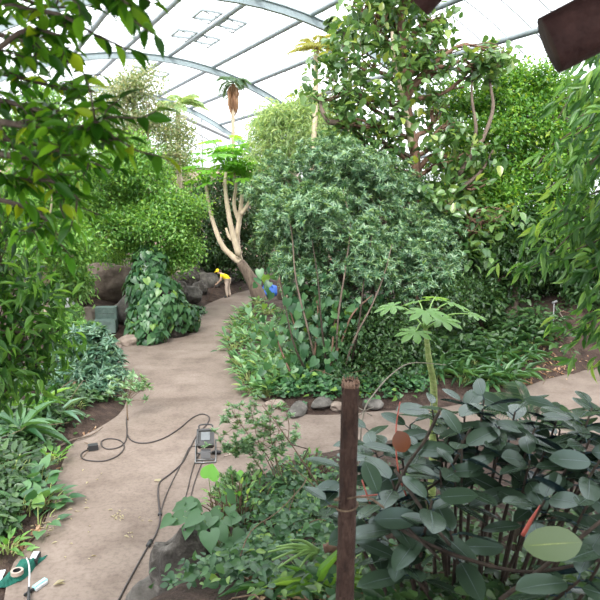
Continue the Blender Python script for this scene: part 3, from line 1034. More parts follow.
add_leaves(mb, T_HEART, pts, Dn, outs + Z * .5, sc, sc * .85)
mb.build('foliage', M['heart'], iv, ib)

# blue-green shrub by the path on the near side
tree('schefflera_shrub', 'blue-green whorled shrub at the path edge', 'shrub', gbase(92, 402),
     [L_(82, 350, 14, 22), L_(108, 358, 13.6, 18), L_(112, 378, 13.4, 15), L_(78, 378, 13.3, 22), L_(104, 385, 13.2, 18), L_(92, 342, 14.2, 16), L_(60, 365, 13.8, 18), L_(92, 398, 12.9, 14)],
     dict(n=760, k=9, L=.17, W=.055, T=T_LANCE, m='scheff', ros=True, tilt=(.9, 1.6), lo=.5, inner=.3, low_cut=-.7), 61, 'stem', .04, stems=5)
tree('variegated_shrub', 'pale speckled shrub between the boards and the blue-green shrub', 'shrub', gbase(80, 352),
     [L_(72, 322, 17.5, 14), L_(88, 332, 17, 13), L_(62, 335, 16.5, 12)],
     dict(n=380, k=8, L=.17, W=.06, T=T_LANCE, m='fresh', ros=True, tilt=(.8, 1.5), lo=.4, inner=.4), 62, 'stem', .03, stems=3)
tree('streamside_bush', 'green bush beside the pale sheet near the rocks', 'bush', at(60, 19),
     [L_(60, 270, 19, 18), L_(72, 285, 18.5, 14), L_(45, 290, 18, 16)],
     dict(n=500, k=7, L=.2, W=.07, T=T_LANCE, m='fresh', jit=.15, droop=.3), 63, 'stem', .04, stems=3)

# tall shrub near with lance leaves, rooted beside the camera
nb = at(-190, 4.6)
tree('lance_leaved_tree', 'long-leaved green shrub hanging below the overhanging branches', 'shrub', nb,
     [L_(-8, 245, 4.6, 34), L_(14, 292, 4.6, 26), L_(38, 305, 4.8, 20), L_(-5, 330, 4.4, 34), L_(30, 342, 4.7, 24), L_(52, 332, 4.9, 14), L_(2, 375, 4.5, 26), L_(28, 372, 4.8, 18), L_(-50, 280, 4.5, 50), L_(-60, 370, 4.4, 50), L_(0, 200, 4.6, 18), L_(58, 345, 5, 12)],
     dict(n=330, k=6, L=.14, W=.036, T=T_NEAR, m='lance_near', jit=.09, droop=.35, spread=.85, lo=.4, inner=.5, low_cut=-.9), 64, 'bark', .035, twigs=9)

# overhanging near branches with their own trunk out of the frame
fb = at(-330, 2.7)
fo = thing('overhanging_ficus', fb, 'glossy backlit branches overhanging the picture beside the camera', 'tree')
rng = R_(71)
tp = smooth_line([fb - Z * .2, fb + [.02, .05, 1.6], np.array([-1.75, 2.6, 3.6]), np.array([-1.6, 2.6, 4.8]), np.array([-1.5, 2.7, 6])], 5)
mb = MB()
add_tube(mb, tp, [.12, .1, .08, .05], 10, wob=.05, rng=rng)
mb.build('trunk', M['bark'], fo, fb)
boughs = [[(-60, -30, 2.3), (10, 5, 2.2), (60, 15, 2.1), (100, 38, 2.0)], [(-80, 20, 2.5), (0, 35, 2.4), (40, 48, 2.3), (70, 62, 2.3)],
          [(-80, 130, 2.4), (0, 154, 2.2), (45, 153, 2.1), (90, 140, 2.0), (128, 138, 1.95)], [(-80, 80, 2.6), (0, 100, 2.5), (50, 112, 2.4), (85, 108, 2.3)],
          [(-70, 160, 2.3), (10, 178, 2.2), (55, 182, 2.2), (80, 200, 2.1)], [(-70, 60, 2.8), (10, 75, 2.8), (60, 88, 2.7), (95, 92, 2.6)],
          [(-70, -10, 1.9), (30, -30, 1.8), (90, -20, 1.75), (128, 4, 1.7)], [(-80, 190, 2.7), (0, 200, 2.6), (40, 215, 2.5), (62, 240, 2.4)], [(-60, 110, 2.1), (20, 125, 2.0), (70, 128, 1.95), (105, 120, 1.9)],
          [(-70, 130, 2.9), (10, 140, 2.9), (60, 150, 2.8), (100, 165, 2.7)], [(-70, 40, 2.1), (-10, 50, 2.05), (25, 30, 2.0), (60, 35, 1.95)], [(-60, 0, 2.6), (0, -8, 2.6), (40, 5, 2.6), (75, 8, 2.6)]]
for bi, bp in enumerate(boughs):
    P = [PT(*q) for q in bp]
    st = tp[np.argmin(np.linalg.norm(tp - P[0], axis=1))]
    ln = smooth_line([st] + P, 7)
    mb = MB()
    add_tube(mb, ln, [.02, .012, .008, .003], 6)
    Ps, Ds, Ns, tw = [], [], [], []
    vis = ln[9:]
    for s in range(14 if bi not in (0, 1, 10, 11) else 9):
        k = rng.integers(0, len(vis) - 1)
        a = vis[k]
        tan = unit(vis[k + 1] - vis[k])
        d = unit(tan * .7 + rand_unit(rng, 1)[0] * [.9, .9, .7] - Z * .18)
        ed = a + d * rng.uniform(.06, .2)
        tl = bend(rng, a, ed, -.05, 3, .05)
        add_tube(mb, tl, [.004, .0018], 4, False)
        for q in range(6):
            f_ = (q + .6) / 6
            b = tl[min(len(tl) - 1, int(f_ * len(tl)))]
            sd = unit(np.cross(d, Z) + 1e-6) * (1 if q % 2 else -1)
            Ps.append(b)
            Ds.append(unit(d * (.55 if q < 5 else 1.2) + sd * (.8 if q < 5 else 0) - Z * rng.uniform(0, .55) + rng.normal(size=3) * .22))
            Ns.append(unit(Z + rng.normal(size=3) * .45 + sd * .3))
    for b in ln[9::2]:
        Ps.append(b)
        Ds.append(unit(rand_unit(rng, 1)[0] * [1, 1, .6] + unit(ln[-1] - ln[8]) * .5 - Z * .35))
        Ns.append(unit(Z + rng.normal(size=3) * .4))
    br = mb.build('branch', M['bark'], fo, fb)
    mb = MB()
    s = rng.uniform(.7, 1.15, len(Ps))
    add_leaves(mb, T_NEAR, Ps, Ds, Ns, .082 * s, .032 * s)
    mb.build('foliage', M['near'], br, fb)

# unseen high crown added above the frame to shade the near path
shade_crown = [(np.array([-1.2, 3.0, 6.6]), np.array([1.3, 1.3, .5])), (np.array([-.9, 5.3, 7.1]), np.array([1.5, 1.5, .55])), (np.array([.4, 4.2, 7.2]), np.array([1.6, 1.6, .6])), (np.array([1.6, 5.4, 7.4]), np.array([1.5, 1.4, .6]))]
for c, r in shade_crown:
    mb = MB()
    add_tube(mb, bend(rng, tp[-1], c, .05, 4, .05), [.05, .035, .015], 6)
    br = mb.build('branch', M['bark'], fo, fb)
    mb = MB()
    pts, outs, _k = lump_points(rng, sub_lumps(rng, [(c, r)]), 1700)
    crown_leaves(mb, rng, pts, outs, T_SIMPLE, 5, .10, .045, .1)
    mb.build('foliage', M['near'], br, fb)

# drooping tree at the other side of the frame
db = at(760, 5.2)
dt = thing('drooping_ficus', db, 'tree with long drooping glossy leaves beside the soil bank', 'tree')
rng = R_(81)
tp = smooth_line([db - Z * .2, db + [-.1, 0, 1.5], db + [-.2, -.1, 3], db + [-.25, -.2, 4.6], db + [-.3, -.2, 5.8]], 5)
mb = MB()
add_tube(mb, tp, [.13, .1, .07, .03], 10, wob=.05, rng=rng)
mb.build('trunk', M['bark'], dt, db)
ends = [(562, 100, 5.2), (585, 80, 5.0), (552, 145, 5.2), (575, 135, 4.8), (600, 120, 4.7), (545, 190, 5.2), (566, 175, 4.9), (590, 165, 4.7), (555, 215, 5), (540, 235, 5.2), (585, 210, 4.8), (610, 195, 4.6), (530, 268, 5.2), (550, 255, 5.0), (575, 250, 4.9), (600, 245, 4.7),
        (602, 285, 4.8), (585, 275, 4.9), (566, 332, 5.2), (592, 345, 5.0), (605, 330, 5), (620, 150, 4.7), (625, 300, 4.8), (600, 70, 5.2), (625, 90, 5)]
for e in ends:
    E_ = PT(*e)
    st = tp[np.argmin(np.abs(tp[:, 2] - (E_[2] + .25)))]
    ln = bend(rng, st, E_, .12, 5, .03)
    mb = MB()
    add_tube(mb, ln, [.022, .012, .004], 6)
    br = mb.build('branch', M['bark'], dt, db)
    Ps, Ds, Ns = [], [], []
    out = unit(ln[-1] - ln[0])
    for s in range(34):
        k = rng.integers(len(ln) // 3, len(ln))
        a = ln[k] + rng.normal(size=3) * .09
        d = unit(out * .5 + rng.normal(size=3) * .35 - Z * .55)
        for q in range(3):
            Ps.append(a + d * .035 * q)
            Ds.append(unit(d + rng.normal(size=3) * .45 - Z * .3))
            Ns.append(unit(Z * .6 + rng.normal(size=3) * .4 - np.array([0, .6, 0])))
    mb = MB()
    s = rng.uniform(.75, 1.2, len(Ps))
    add_leaves(mb, T_NEAR, Ps, Ds, Ns, .15 * s, .036 * s)
    mb.build('foliage', M['droop'], br, db)


# ------------------------------------------------------------------ ground layer
def clump(name, label, cat, base, n, L, W, T, mat, seed, tilt=(.5, 1.3), stalk=.6, group=None, up=0.0, rad=.12, stem_mat='greenstem'):
    """leaves on basal stalks"""
    rng = R_(seed)
    base = np.asarray(base, float)
    o = thing(name, base, label, cat, group)
    az = np.arange(n) * 2.4 + rng.uniform(0, 6)
    ti = rng.uniform(tilt[0], tilt[1], n)
    D = np.stack([np.cos(az) * np.sin(ti), np.sin(az) * np.sin(ti), np.cos(ti)], -1)
    s = rng.uniform(.7, 1.15, n)
    B = base + np.stack([np.cos(az), np.sin(az), np.zeros(n)], -1) * rng.uniform(0, rad, n)[:, None]
    P = B + D * (stalk * L * s)[:, None] * [.8, .8, 1.1] + Z * up
    mb = MB()
    for b, p in zip(B, P):
        add_tube(mb, [b - Z * .03, b * .5 + p * .5 + Z * .02, p], [.010, .006], 4, False)
    mb.build('stalks', M[stem_mat], o, base)
    mb = MB()
    D2 = unit(D * [1, 1, .45] + rng.normal(size=(n, 3)) * .12)
    add_leaves(mb, T, P, D2, Z + D * .2, L * s, W * s)
    mb.build('foliage', M[mat], o, base)
    return o


k = 0
gl = 'leafy pale-edged groundcover clump along the path edge of the middle bed'
for (px, py) in [(238, 324), (246, 340), (258, 346), (270, 345), (262, 372), (248, 374), (275, 384), (290, 388), (232, 342), (252, 318), (272, 396), (298, 396), (284, 366), (244, 316), (236, 332), (250, 330), (235, 350), (248, 348), (262, 338), (240, 366), (255, 364), (270, 356), (250, 382), (264, 378), (278, 372), (266, 396), (282, 392), (268, 322), (258, 308), (284, 350), (292, 378), (256, 392)]:
    clump('groundcover_clump', gl, 'groundcover', gbase(px, py), 34, .28, .11, T_OVATE, 'ground', 100 + k, (.3, 1.35), .75, 'pale-edged groundcover clumps', rad=.22)
    k += 1
gl = 'dark strappy groundcover clump between the papaya sapling and soil bank'
for (px, py) in [(452, 340), (466, 346), (484, 344), (500, 346), (512, 366), (530, 366), (492, 362), (470, 358), (454, 362), (498, 386), (516, 382), (474, 378), (452, 380), (436, 378), (440, 345), (456, 352), (474, 345), (492, 352), (510, 358), (462, 368), (480, 370), (500, 374), (520, 372), (446, 372), (428, 360), (470, 335), (490, 338), (505, 388), (436, 390), (462, 390), (484, 390)]:
    clump('strappy_clump', gl, 'groundcover', gbase(px, py), 32, .46, .09, T_STRAP, 'lance', 140 + k, (.25, 1.2), .45, 'dark strappy clumps', rad=.2)
    k += 1


def ivy_patch(name, label, base, spots, n, leaf, mat, seed, zup=.12, size=(.08, .15), cat='ivy', asp=.85):
    rng = R_(seed)
    o = thing(name, base, label, cat)
    mb = MB()
    pts = []
    for sp in spots:
        px, py, rpx = sp[:3]
        c = G(px, py)
        r = rpx * c[1] / F_PX
        if len(sp) == 4:
            c, r = np.array([px, py, 0.0]), rpx
        m = n // len(spots)
        xy = c[:2] + rng.normal(size=(m, 2)) * r * .55
        z = height(xy[:, 0], xy[:, 1]) + rng.uniform(zup * .2, zup, m)
        pts.append(np.hstack([xy, z[:, None]]))
    pts = np.concatenate(pts)
    D = unit(rng.normal(size=pts.shape) * [1, 1, .2] - Z * .15 - np.array([0, .3, 0]))
    s = rng.uniform(*size, len(pts))
    add_leaves(mb, leaf, pts, D, Z + rng.normal(size=pts.shape) * .35 - np.array([0, .35, 0]), s, s * asp)
    mb.build('foliage', M[mat], o, base)
    mb = MB()
    for q in range(14):
        a, b = pts[rng.integers(len(pts))], pts[rng.integers(len(pts))]
        if np.linalg.norm(a - b) < 2.2:
            add_tube(mb, bend(rng, a - Z * .04, b - Z * .04, .03, 4, .05), .006, 4, False)
    add_tube(mb, bend(rng, base, pts[0], .02, 4, .05), .008, 4, False)
    mb.build('runners', M['stem'], o, base)
    return o


ivy_patch('ivy_carpet', 'low dark ivy carpet spilling over the edging stones', gbase(330, 395),
          [(290, 398, 20), (320, 400, 24), (350, 400, 24), (385, 396, 26), (410, 396, 20), (310, 384, 22), (345, 382, 24), (375, 380, 24), (425, 385, 20)], 3000, T_HEART, 'heart', 171, .3, (.07, .14))
tree('dark_undershrub', 'dark small-leaved shrub under the bluish one beside the papaya stem', 'shrub', gbase(385, 378),
     [L_(360, 350, 14, 26), L_(392, 345, 14, 26), L_(385, 370, 13.6, 24), L_(415, 352, 14.2, 22), L_(350, 375, 13.6, 20), L_(405, 318, 14.6, 24), L_(370, 320, 14.4, 20), L_(440, 310, 15, 24), L_(465, 298, 15.6, 18)],
     dict(n=1900, k=6, L=.12, W=.055, T=T_SIMPLE, m='ficus_dark', jit=.12, droop=.3, inner=.3), 172, 'stem', .04, stems=4)
# climbing heart vine in the middle bed
rng = R_(173)
vb = gbase(305, 392)
vn = thing('heart_leaf_vine', vb, 'climbing vine with big heart leaves in front of the bluish shrub', 'vine')
mb = MB()
ln = [[(305, 392, 13.7), (300, 350, 14), (290, 310, 14), (275, 270, 14.4)], [(308, 392, 13.7), (315, 350, 13.8), (318, 310, 14), (312, 285, 14.2)], [(312, 392, 13.6), (330, 360, 13.6), (335, 320, 14), (345, 290, 14.2)], [(300, 392, 13.6), (285, 360, 13.8), (270, 320, 14.2)],
      [(315, 392, 13.6), (340, 345, 13.7), (352, 315, 13.8), (372, 295, 14)]]
ends = []
for l in ln:
    P = smooth_line([PT(*q) for q in l], 6)
    add_tube(mb, P, [.03, .022, .012], 6)
    ends.append(P)
mb.build('stem', M['bark_red'], vn, vb)
P = np.concatenate(ends[:4])
idx = rng.integers(0, len(P), 260)
pp = P[idx] + rng.normal(size=(260, 3)) * [.34, .18, .2] - np.array([0, .15, 0])
s = rng.uniform(.12, .26, 260)
mb = MB()
add_leaves(mb, T_HEART, pp, unit(-Z + rng.normal(size=pp.shape) * .5), np.array([0, -1, .6]) + rng.normal(size=pp.shape) * .45, s, s * .85)
mb.build('foliage', M['heart'], vn, vb)

# low undergrowth of the beds
ivy_patch('bed_undergrowth', 'dark low undergrowth of the long bed under the overhanging branches', gbase(20, 470),
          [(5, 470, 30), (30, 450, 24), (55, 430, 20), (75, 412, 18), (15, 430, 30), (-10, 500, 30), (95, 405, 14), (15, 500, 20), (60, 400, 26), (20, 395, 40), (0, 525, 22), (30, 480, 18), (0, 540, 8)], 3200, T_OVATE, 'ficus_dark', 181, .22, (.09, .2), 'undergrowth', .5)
ivy_patch('vine_skirt', 'trailing vine at the foot of the ivy mound along the path', gbase(165, 325),
          [(150, 332, 10), (165, 326, 10), (180, 320, 9), (140, 335, 7), (195, 314, 8), (170, 322, 12)], 900, T_HEART, 'heart', 182, .35, (.1, .2))
ivy_patch('shade_undergrowth', 'dark undergrowth at the back of the middle bed in deep shade', at(420, 16.2),
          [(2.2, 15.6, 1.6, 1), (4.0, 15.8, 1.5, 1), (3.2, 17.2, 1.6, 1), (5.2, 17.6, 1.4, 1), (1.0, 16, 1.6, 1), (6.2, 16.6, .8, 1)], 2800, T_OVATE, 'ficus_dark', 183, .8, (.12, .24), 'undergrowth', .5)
ivy_patch('mound_undergrowth', 'low green undergrowth between the boulder and the stump', at(270, 5.6),
          [(-.2, 5.6, .6, 1), (.2, 6.2, .7, 1), (-.4, 6.4, .5, 1), (.3, 5.0, .6, 1), (-.2, 4.6, .5, 1), (.8, 6.3, .6, 1), (0, 6.9, .4, 1), (-.65, 4.9, .4, 1), (-.45, 5.2, .4, 1), (-.75, 5.4, .3, 1)], 3600, T_OVATE, 'heart', 184, .22, (.04, .11), 'undergrowth', .6)
ivy_patch('rubber_undergrowth', 'dark weeds and runners in the gloom under the rubber plant', at(470, 4.4),
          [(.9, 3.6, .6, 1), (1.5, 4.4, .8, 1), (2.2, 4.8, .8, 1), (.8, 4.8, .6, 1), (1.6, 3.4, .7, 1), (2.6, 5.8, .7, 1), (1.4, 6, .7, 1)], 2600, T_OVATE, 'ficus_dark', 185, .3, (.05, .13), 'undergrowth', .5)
ivy_patch('leaf_litter', 'brown dead leaf litter strewn over the near bed', at(380, 4.2),
          [(.4, 4.2, .6, 1), (.9, 3.4, .7, 1), (1.6, 3.8, .8, 1), (-.1, 5, .5, 1), (.2, 3.6, .5, 1)], 900, T_LANCE, 'brown_leaf', 186, .05, (.04, .12), 'litter', .4)
ivy_patch('edge_litter', 'pale and brown leaf litter along the edge of the long bed', gbase(66, 470),
          [(66, 470, 8), (78, 445, 8), (95, 432, 8), (50, 500, 8), (40, 530, 8), (20, 545, 10)], 420, T_LANCE, 'brown_leaf', 187, .02, (.05, .14), 'litter', .35)
ivy_patch('bank_litter', 'brown leaf litter covering the soil bank', at(530, 16.5),
          [(5.4, 15.6, 1.0, 1), (6.0, 16.8, 1.0, 1), (6.6, 15.2, 1.0, 1), (5.4, 14.2, .7, 1)], 700, T_LANCE, 'brown_leaf', 188, .03, (.06, .2), 'litter', .35)
# left bed
clump('birds_nest_fern', 'large dark rosette of broad strap leaves at the bed edge', 'fern', gbase(22, 452) + Z * .1, 18, .75, .16, T_STRAP, 'heart', 201, (.5, 1.35), .1, rad=.06)
clump('dracaena', 'bright narrow-leaved rosette plant above the broad rosette', 'plant', gbase(45, 430) + Z * .2, 26, .45, .07, T_STRAP, 'droop', 202, (.3, 1.3), .15, rad=.05)
clump('wilted_rosette', 'grey green broad-leaved plant leaning towards the path', 'plant', gbase(58, 428), 14, .55, .11, T_STRAP, 'scheff', 203, (.6, 1.4), .2, rad=.08)
clump('young_seedling', 'small bright green seedling by the loose plug', 'plant', gbase(53, 462), 16, .22, .10, T_OVATE, 'fresh', 204, (.4, 1.3), .6, rad=.12)
for q, (px, py, lab) in enumerate([(30, 492, 'pothos clump with pale heart leaves, uppermost at the path edge'), (42, 505, 'pothos clump with heart leaves close to the path litter'), (22, 515, 'pothos clump against the dark bed soil'), (38, 525, 'small pothos shoot nearest the green bag')]):
    clump('pothos_clump', lab, 'plant', gbase(px, py), 26 if q < 3 else 9, .20, .16, T_HEART, 'heart', 205 + q, (.3, 1.3), 1.1, 'pothos along the bed edge', rad=.22)
clump('weed_tuft', 'little green weed tuft beside the green bag', 'plant', gbase(8, 552), 22, .16, .07, T_OVATE, 'fresh', 211, (.3, 1.4), .7, rad=.12)
clump('dark_fern', 'dark leafy plant in the shade of the long-leaved shrub', 'plant', gbase(8, 485), 30, .3, .1, T_OVATE, 'ficus_dark', 212, (.3, 1.3), .8, rad=.3)
clump('bed_edge_plant', 'low leafy plant below the blue-green shrub', 'plant', gbase(72, 418), 30, .2, .07, T_OVATE, 'ficus_dark', 213, (.3, 1.4), .7, rad=.3)

# sapling at the path edge
rng = R_(221)
sb = gbase(128, 420)
so = thing('path_sapling', sb, 'spindly pale green sapling standing at the path edge', 'sapling')
mb = MB()
sp = smooth_line([sb, PT(127, 405, sb[1]), PT(130, 393, sb[1]), PT(133, 385, sb[1])], 4)
add_tube(mb, sp, [.014, .01, .006], 6)
tw = []
for q in range(26):
    a = sp[rng.integers(4, len(sp))]
    e = a + np.array([rng.normal() * .26, rng.normal() * .2, rng.uniform(-.08, .3)])
    add_tube(mb, [a, (a + e) / 2 + Z * .03, e], [.005, .003], 4, False)
    tw.append(e)
mb.build('stem', M['stem'], so, sb)
mb = MB()
rosettes(mb, rng, np.array(tw), np.tile(Z, (len(tw), 1)), T_LANCE, 12, .13, .045, (.5, 1.5))
mb.build('foliage', M['rue'], so, sb)

# ------------------------------------------------------------------ near bed
# papaya sapling
rng = R_(231)
pbx = at(438, 6.2)
pp_ = thing('papaya_sapling', pbx, 'slender papaya sapling with lobed pale green leaves behind the rubber plant', 'sapling')
mb = MB()
top = PT(425, 326, 6.0)
add_tube(mb, smooth_line([pbx - Z * .1, PT(434, 400, 6.15), PT(429, 360, 6.05), top], 6), [.045, .036, .030, .018], 10, wob=.05, rng=rng)
mb.build('stem', M['greenstem'], pp_, pbx)
for (ex, ey, Yd, sz, yaw) in [(386, 307, 6.1, .20, 3.1), (414, 301, 6.4, .19, 2.1), (426, 314, 5.7, .23, 4.6), (456, 303, 6.2, .22, .5), (449, 321, 5.8, .21, 5.7), (478, 315, 6.0, .15, .1), (411, 334, 5.75, .21, 3.9), (436, 297, 6.6, .17, 1.3)]:
    e = PT(ex, ey, Yd)
    d = unit(np.array([math.cos(yaw), math.sin(yaw), -.18]))
    q = e - d * sz * .35
    mb = MB()
    add_tube(mb, smooth_line([top - Z * .03, (top + q) / 2 + Z * .05, q], 4), [.010, .006], 6)
    pe = mb.build('leaf_stalk', M['softgreen'], pp_, pbx)
    mb = MB()
    add_leaves(mb, T_PAP, q, d, Z * 1.2 + np.array([0, -.2, 0]), sz, sz)
    mb.build('leaf', M['papaya'], pe, pbx)

# feather palm seedling
pbs = at(530, 5.4)
fp = thing('feather_palm', pbs, 'small grey-green feather palm behind the rubber plant', 'palm')
crown = PT(532, 428, 5.4)
mb = MB()
add_tube(mb, [pbs - Z * .1, pbs * .5 + crown * .5, crown], [.05, .04, .03], 8)
mb.build('stem', M['bark'], fp, pbs)
for (az, el, ln, dr) in [(2.9, .95, .78, .45), (2.4, 1.0, .7, .5), (1.6, 1.0, .6, .5), (.4, .95, .55, .5), (3.3, .7, .8, .4), (2.2, 1.25, .62, .35), (-.3, .7, .5, .5)]:
    mb = MB()
    frond(mb, crown, (math.cos(az) * math.cos(el), math.sin(az) * math.cos(el), math.sin(el)), ln, dr, .2, .012, 24, .007, .25)
    mb.build('frond', M['palm'], fp, pbs)

# rubber plant
rng = R_(241)
rb = at(470, 3.7)
ru = thing('rubber_plant', rb, 'sheen-mottled dark blue-green rubber plant with big leathery leaves below the platform', 'plant')
stems = [(432, 408, 4.7, 8), (484, 400, 4.5, 9), (462, 440, 4.1, 9), (535, 428, 4.2, 9), (592, 408, 4.2, 9), (345, 466, 4.6, 7), (392, 480, 3.9, 9), (432, 500, 3.5, 9), (570, 460, 3.8, 9),
         (400, 560, 3.4, 7), (330, 505, 4.1, 6), (590, 500, 3.4, 7), (370, 432, 5.0, 7), (420, 450, 4.4, 8), (500, 445, 4.2, 8), (450, 530, 3.4, 7), (620, 440, 3.9, 8), (375, 450, 4.6, 8), (400, 520, 3.6, 8), (365, 520, 3.8, 8), (545, 500, 3.5, 8), (600, 460, 3.6, 8), (580, 580, 2.9, 8), (455, 470, 3.9, 8), (500, 420, 4.4, 8), (560, 410, 4.5, 8), (345, 495, 4.4, 7), (560, 430, 4.4, 9), (582, 424, 4.2, 9), (612, 420, 4.2, 9), (545, 452, 4.0, 9), (515, 412, 4.6, 9), (450, 425, 4.5, 9), (400, 446, 4.5, 9), (465, 405, 4.6, 8), (590, 440, 3.9, 9), (380, 500, 3.7, 8), (440, 470, 3.9, 9), (410, 425, 4.8, 7), (530, 460, 3.9, 8), (610, 545, 3.1, 8)]
for (ex, ey, Yd, nl) in stems:
    e = PT(ex, ey, Yd)
    b = rb + np.array([(e[0] - rb[0]) * .45, (e[1] - rb[1]) * .4 + rng.normal() * .08, 0])
    b[2] = hz(b[0], b[1]) - .05
    mb = MB()
    ln = smooth_line([b, b * .55 + e * .45 + rng.normal(size=3) * .05, e], 6)
    add_tube(mb, ln, [.016, .012, .007], 7)
    st = mb.build('stem', M['gloom_stem'], ru, rb)
    tan = unit(ln[-1] - ln[-4])
    Ps, Ds, Ns, Ls = [], [], [], []
    az0 = rng.uniform(0, 6.3)
    mbp = MB()
    for q in range(nl):
        az = az0 + q * 2.4
        a = ln[-1] - tan * .032 * q
        el = .38 - .085 * q + rng.normal() * .12
        d = unit(np.array([math.cos(az) * math.cos(el), math.sin(az) * math.cos(el), math.sin(el)]) + tan * .2)
        p = a + d * .05
        add_tube(mbp, [a, p], [.005, .004], 5, False)
        Ps.append(p)
        Ds.append(unit(d - Z * .22))
        Ns.append(unit(Z + rng.normal(size=3) * .34 - np.array([0, .05, 0])))
        Ls.append(rng.uniform(.21, .33) * (1 if q > 0 else .8))
    add_leaves(mbp, T_RUB, Ps, Ds, Ns, np.array(Ls), np.array(Ls) * .47)
    mbp.build('foliage', M['rubber'], st, rb)
    mbp = MB()
    add_leaves(mbp, T_RIB, np.array(Ps) + unit(np.array(Ns)) * .0025, Ds, Ns, np.array(Ls) * .97, np.array(Ls) * .02)
    mbp.build('midribs', M['midrib'], st, rb)['label'] = 'paler leaf midribs'
# low bare branches of the rubber plant lying out over the bed
for l in ([(360, 505, 3.9), (420, 540, 3.4), (470, 560, 3.2), (530, 572, 3.1), (600, 560, 3.0)], [(440, 410, 4.4), (425, 440, 4.2), (405, 470, 4.0), (395, 510, 3.7), (440, 560, 3.2)],
          [(395, 470, 3.9), (430, 520, 3.45), (450, 545, 3.25)], [(470, 430, 4.3), (455, 460, 4.1), (440, 480, 4.0), (410, 500, 3.8)], [(500, 600, 2.9), (540, 570, 3.05), (590, 530, 3.1), (625, 500, 3.3)]):
    mb = MB()
    add_tube(mb, smooth_line([PT(*q) for q in l], 6), [.012, .011, .008], 7, wob=.06, rng=rng)
    mb.build('branch', M['gloom_stem'], ru, rb)
# the odd leaves of the rubber plant
mb = MB()
add_leaves(mb, T_RUB, [PT(523, 546, 2.72)], [np.array([1, .1, .02])], [np.array([.05, -.8, .6])], .30, .155)
lf_ = mb.build('leaf', M['rubber_under'], ru, rb)
lf_['label'] = 'pale olive leaf turned to show its underside'
mb = MB()
add_leaves(mb, T_RIB, [PT(523, 546, 2.715)], [np.array([1, .1, .02])], [np.array([.05, -.8, .6])], .295, .006)
mb.build('midrib', M['greenstem'], lf_, rb)
mb = MB()
add_leaves(mb, T_RUB, [PT(405, 452, 4.0)], [np.array([-.35, 0, 1])], [np.array([.1, -1, .2])], .15, .125)
lf = mb.build('leaf', M['red_leaf'], ru, rb)
lf['label'] = 'rust-brown leaf standing upright'
mb = MB()
add_tube(mb, smooth_line([PT(408, 500, 4.05), PT(398, 470, 4.02), PT(396, 430, 4.02), PT(400, 402, 4.0)], 4), [.006, .004], 6)
add_tube(mb, [PT(355, 497, 3.9), PT(385, 494, 3.9), PT(392, 500, 3.9)], [.005, .006], 6)
add_tube(mb, [PT(362, 480, 3.9), PT(368, 498, 3.9), PT(372, 510, 3.9)], [.005, .006], 6)
mb.build('red_shoot', M['redstem'], ru, rb)['label'] = 'thin red leaf shoots'
mb = MB()
add_tube(mb, smooth_line([PT(523, 535, 3.02), PT(530, 522, 3.0), PT(540, 505, 2.98)], 4), [.012, .010, .002], 7)
mb.build('bud', M['redstem'], ru, rb)['label'] = 'pointed reddish leaf bud'

# stump post
rng = R_(251)
pb_ = at(345, 2.7)
sp_ = thing('stump_post', pb_, 'bare dark brown broken trunk standing among the rubber leaves', 'stump')
topc = PT(350.5, 382, 2.62)
mb = MB()
ln = smooth_line([pb_ - Z * .2, pb_ * .5 + topc * .5 + np.array([.004, 0, 0]), topc], 14)
add_tube(mb, ln, [.047, .042, .0385, .0375], 16, wob=.045, rng=rng)
mb.build('bark', M['post'], sp_, pb_)
mb = MB()
for q in range(16):
    a = q * 6.283 / 16
    c = topc + np.array([math.cos(a), math.sin(a), 0]) * .031
    add_tube(mb, [c - Z * .02, c + Z * .002, c + Z * rng.uniform(.004, .022)], [.009, .008, .002], 5)
mb.build('splintered_top', M['cutwood'], sp_, pb_)['label'] = 'splintered paler broken top'

mb = MB()
pc_ = np.array([PT(347, 504, 2.66)])[0]
rg_ = pc_ * 0
wr = [pc_ + np.array([math.cos(a) * .046, math.sin(a) * .046, .006 * a]) for a in np.linspace(-3.4, 3.2, 20)]
wr = [PT(328, 506, 2.62)] + wr + [PT(366, 497, 2.55), PT(384, 508, 2.5)]
add_tube(mb, smooth_line(wr, 3), .005, 5)
mb.build('dry_tendril', M['stem'], sp_, pb_)['label'] = 'dry vine tendril wrapped round the trunk'

# overhead shelter logs
def log(name, label, e, d, length, r, seed):
    rng = R_(seed)
    e, d = np.asarray(e), unit(np.asarray(d, float))
    o = thing(name, e, label, 'log')
    mb = MB()
    P = e + d * np.linspace(0, length, 9)[:, None]
    add_tube(mb, P, r, 20, cap=False, wob=.02, rng=rng)
    mb.build('bark', M['log'], o, e)
    mb = MB()
    add_tube(mb, [e + d * .001, e + d * .012], r * .985, 20)
    mb.build('sawn_end', M['bark_dark'], o, e)


log('shelter_log', 'thick dark brown sawn log jutting in overhead, blurred and near', PT(549, 46, 2.1), (.86, -.22, .42), 2.4, .0905, 261)
log('shelter_log', 'dark brown log tip showing at the top edge above the broad-leaved tree', PT(416, 0, 2.1), (.55, -.35, .5), 2.4, .059, 262)

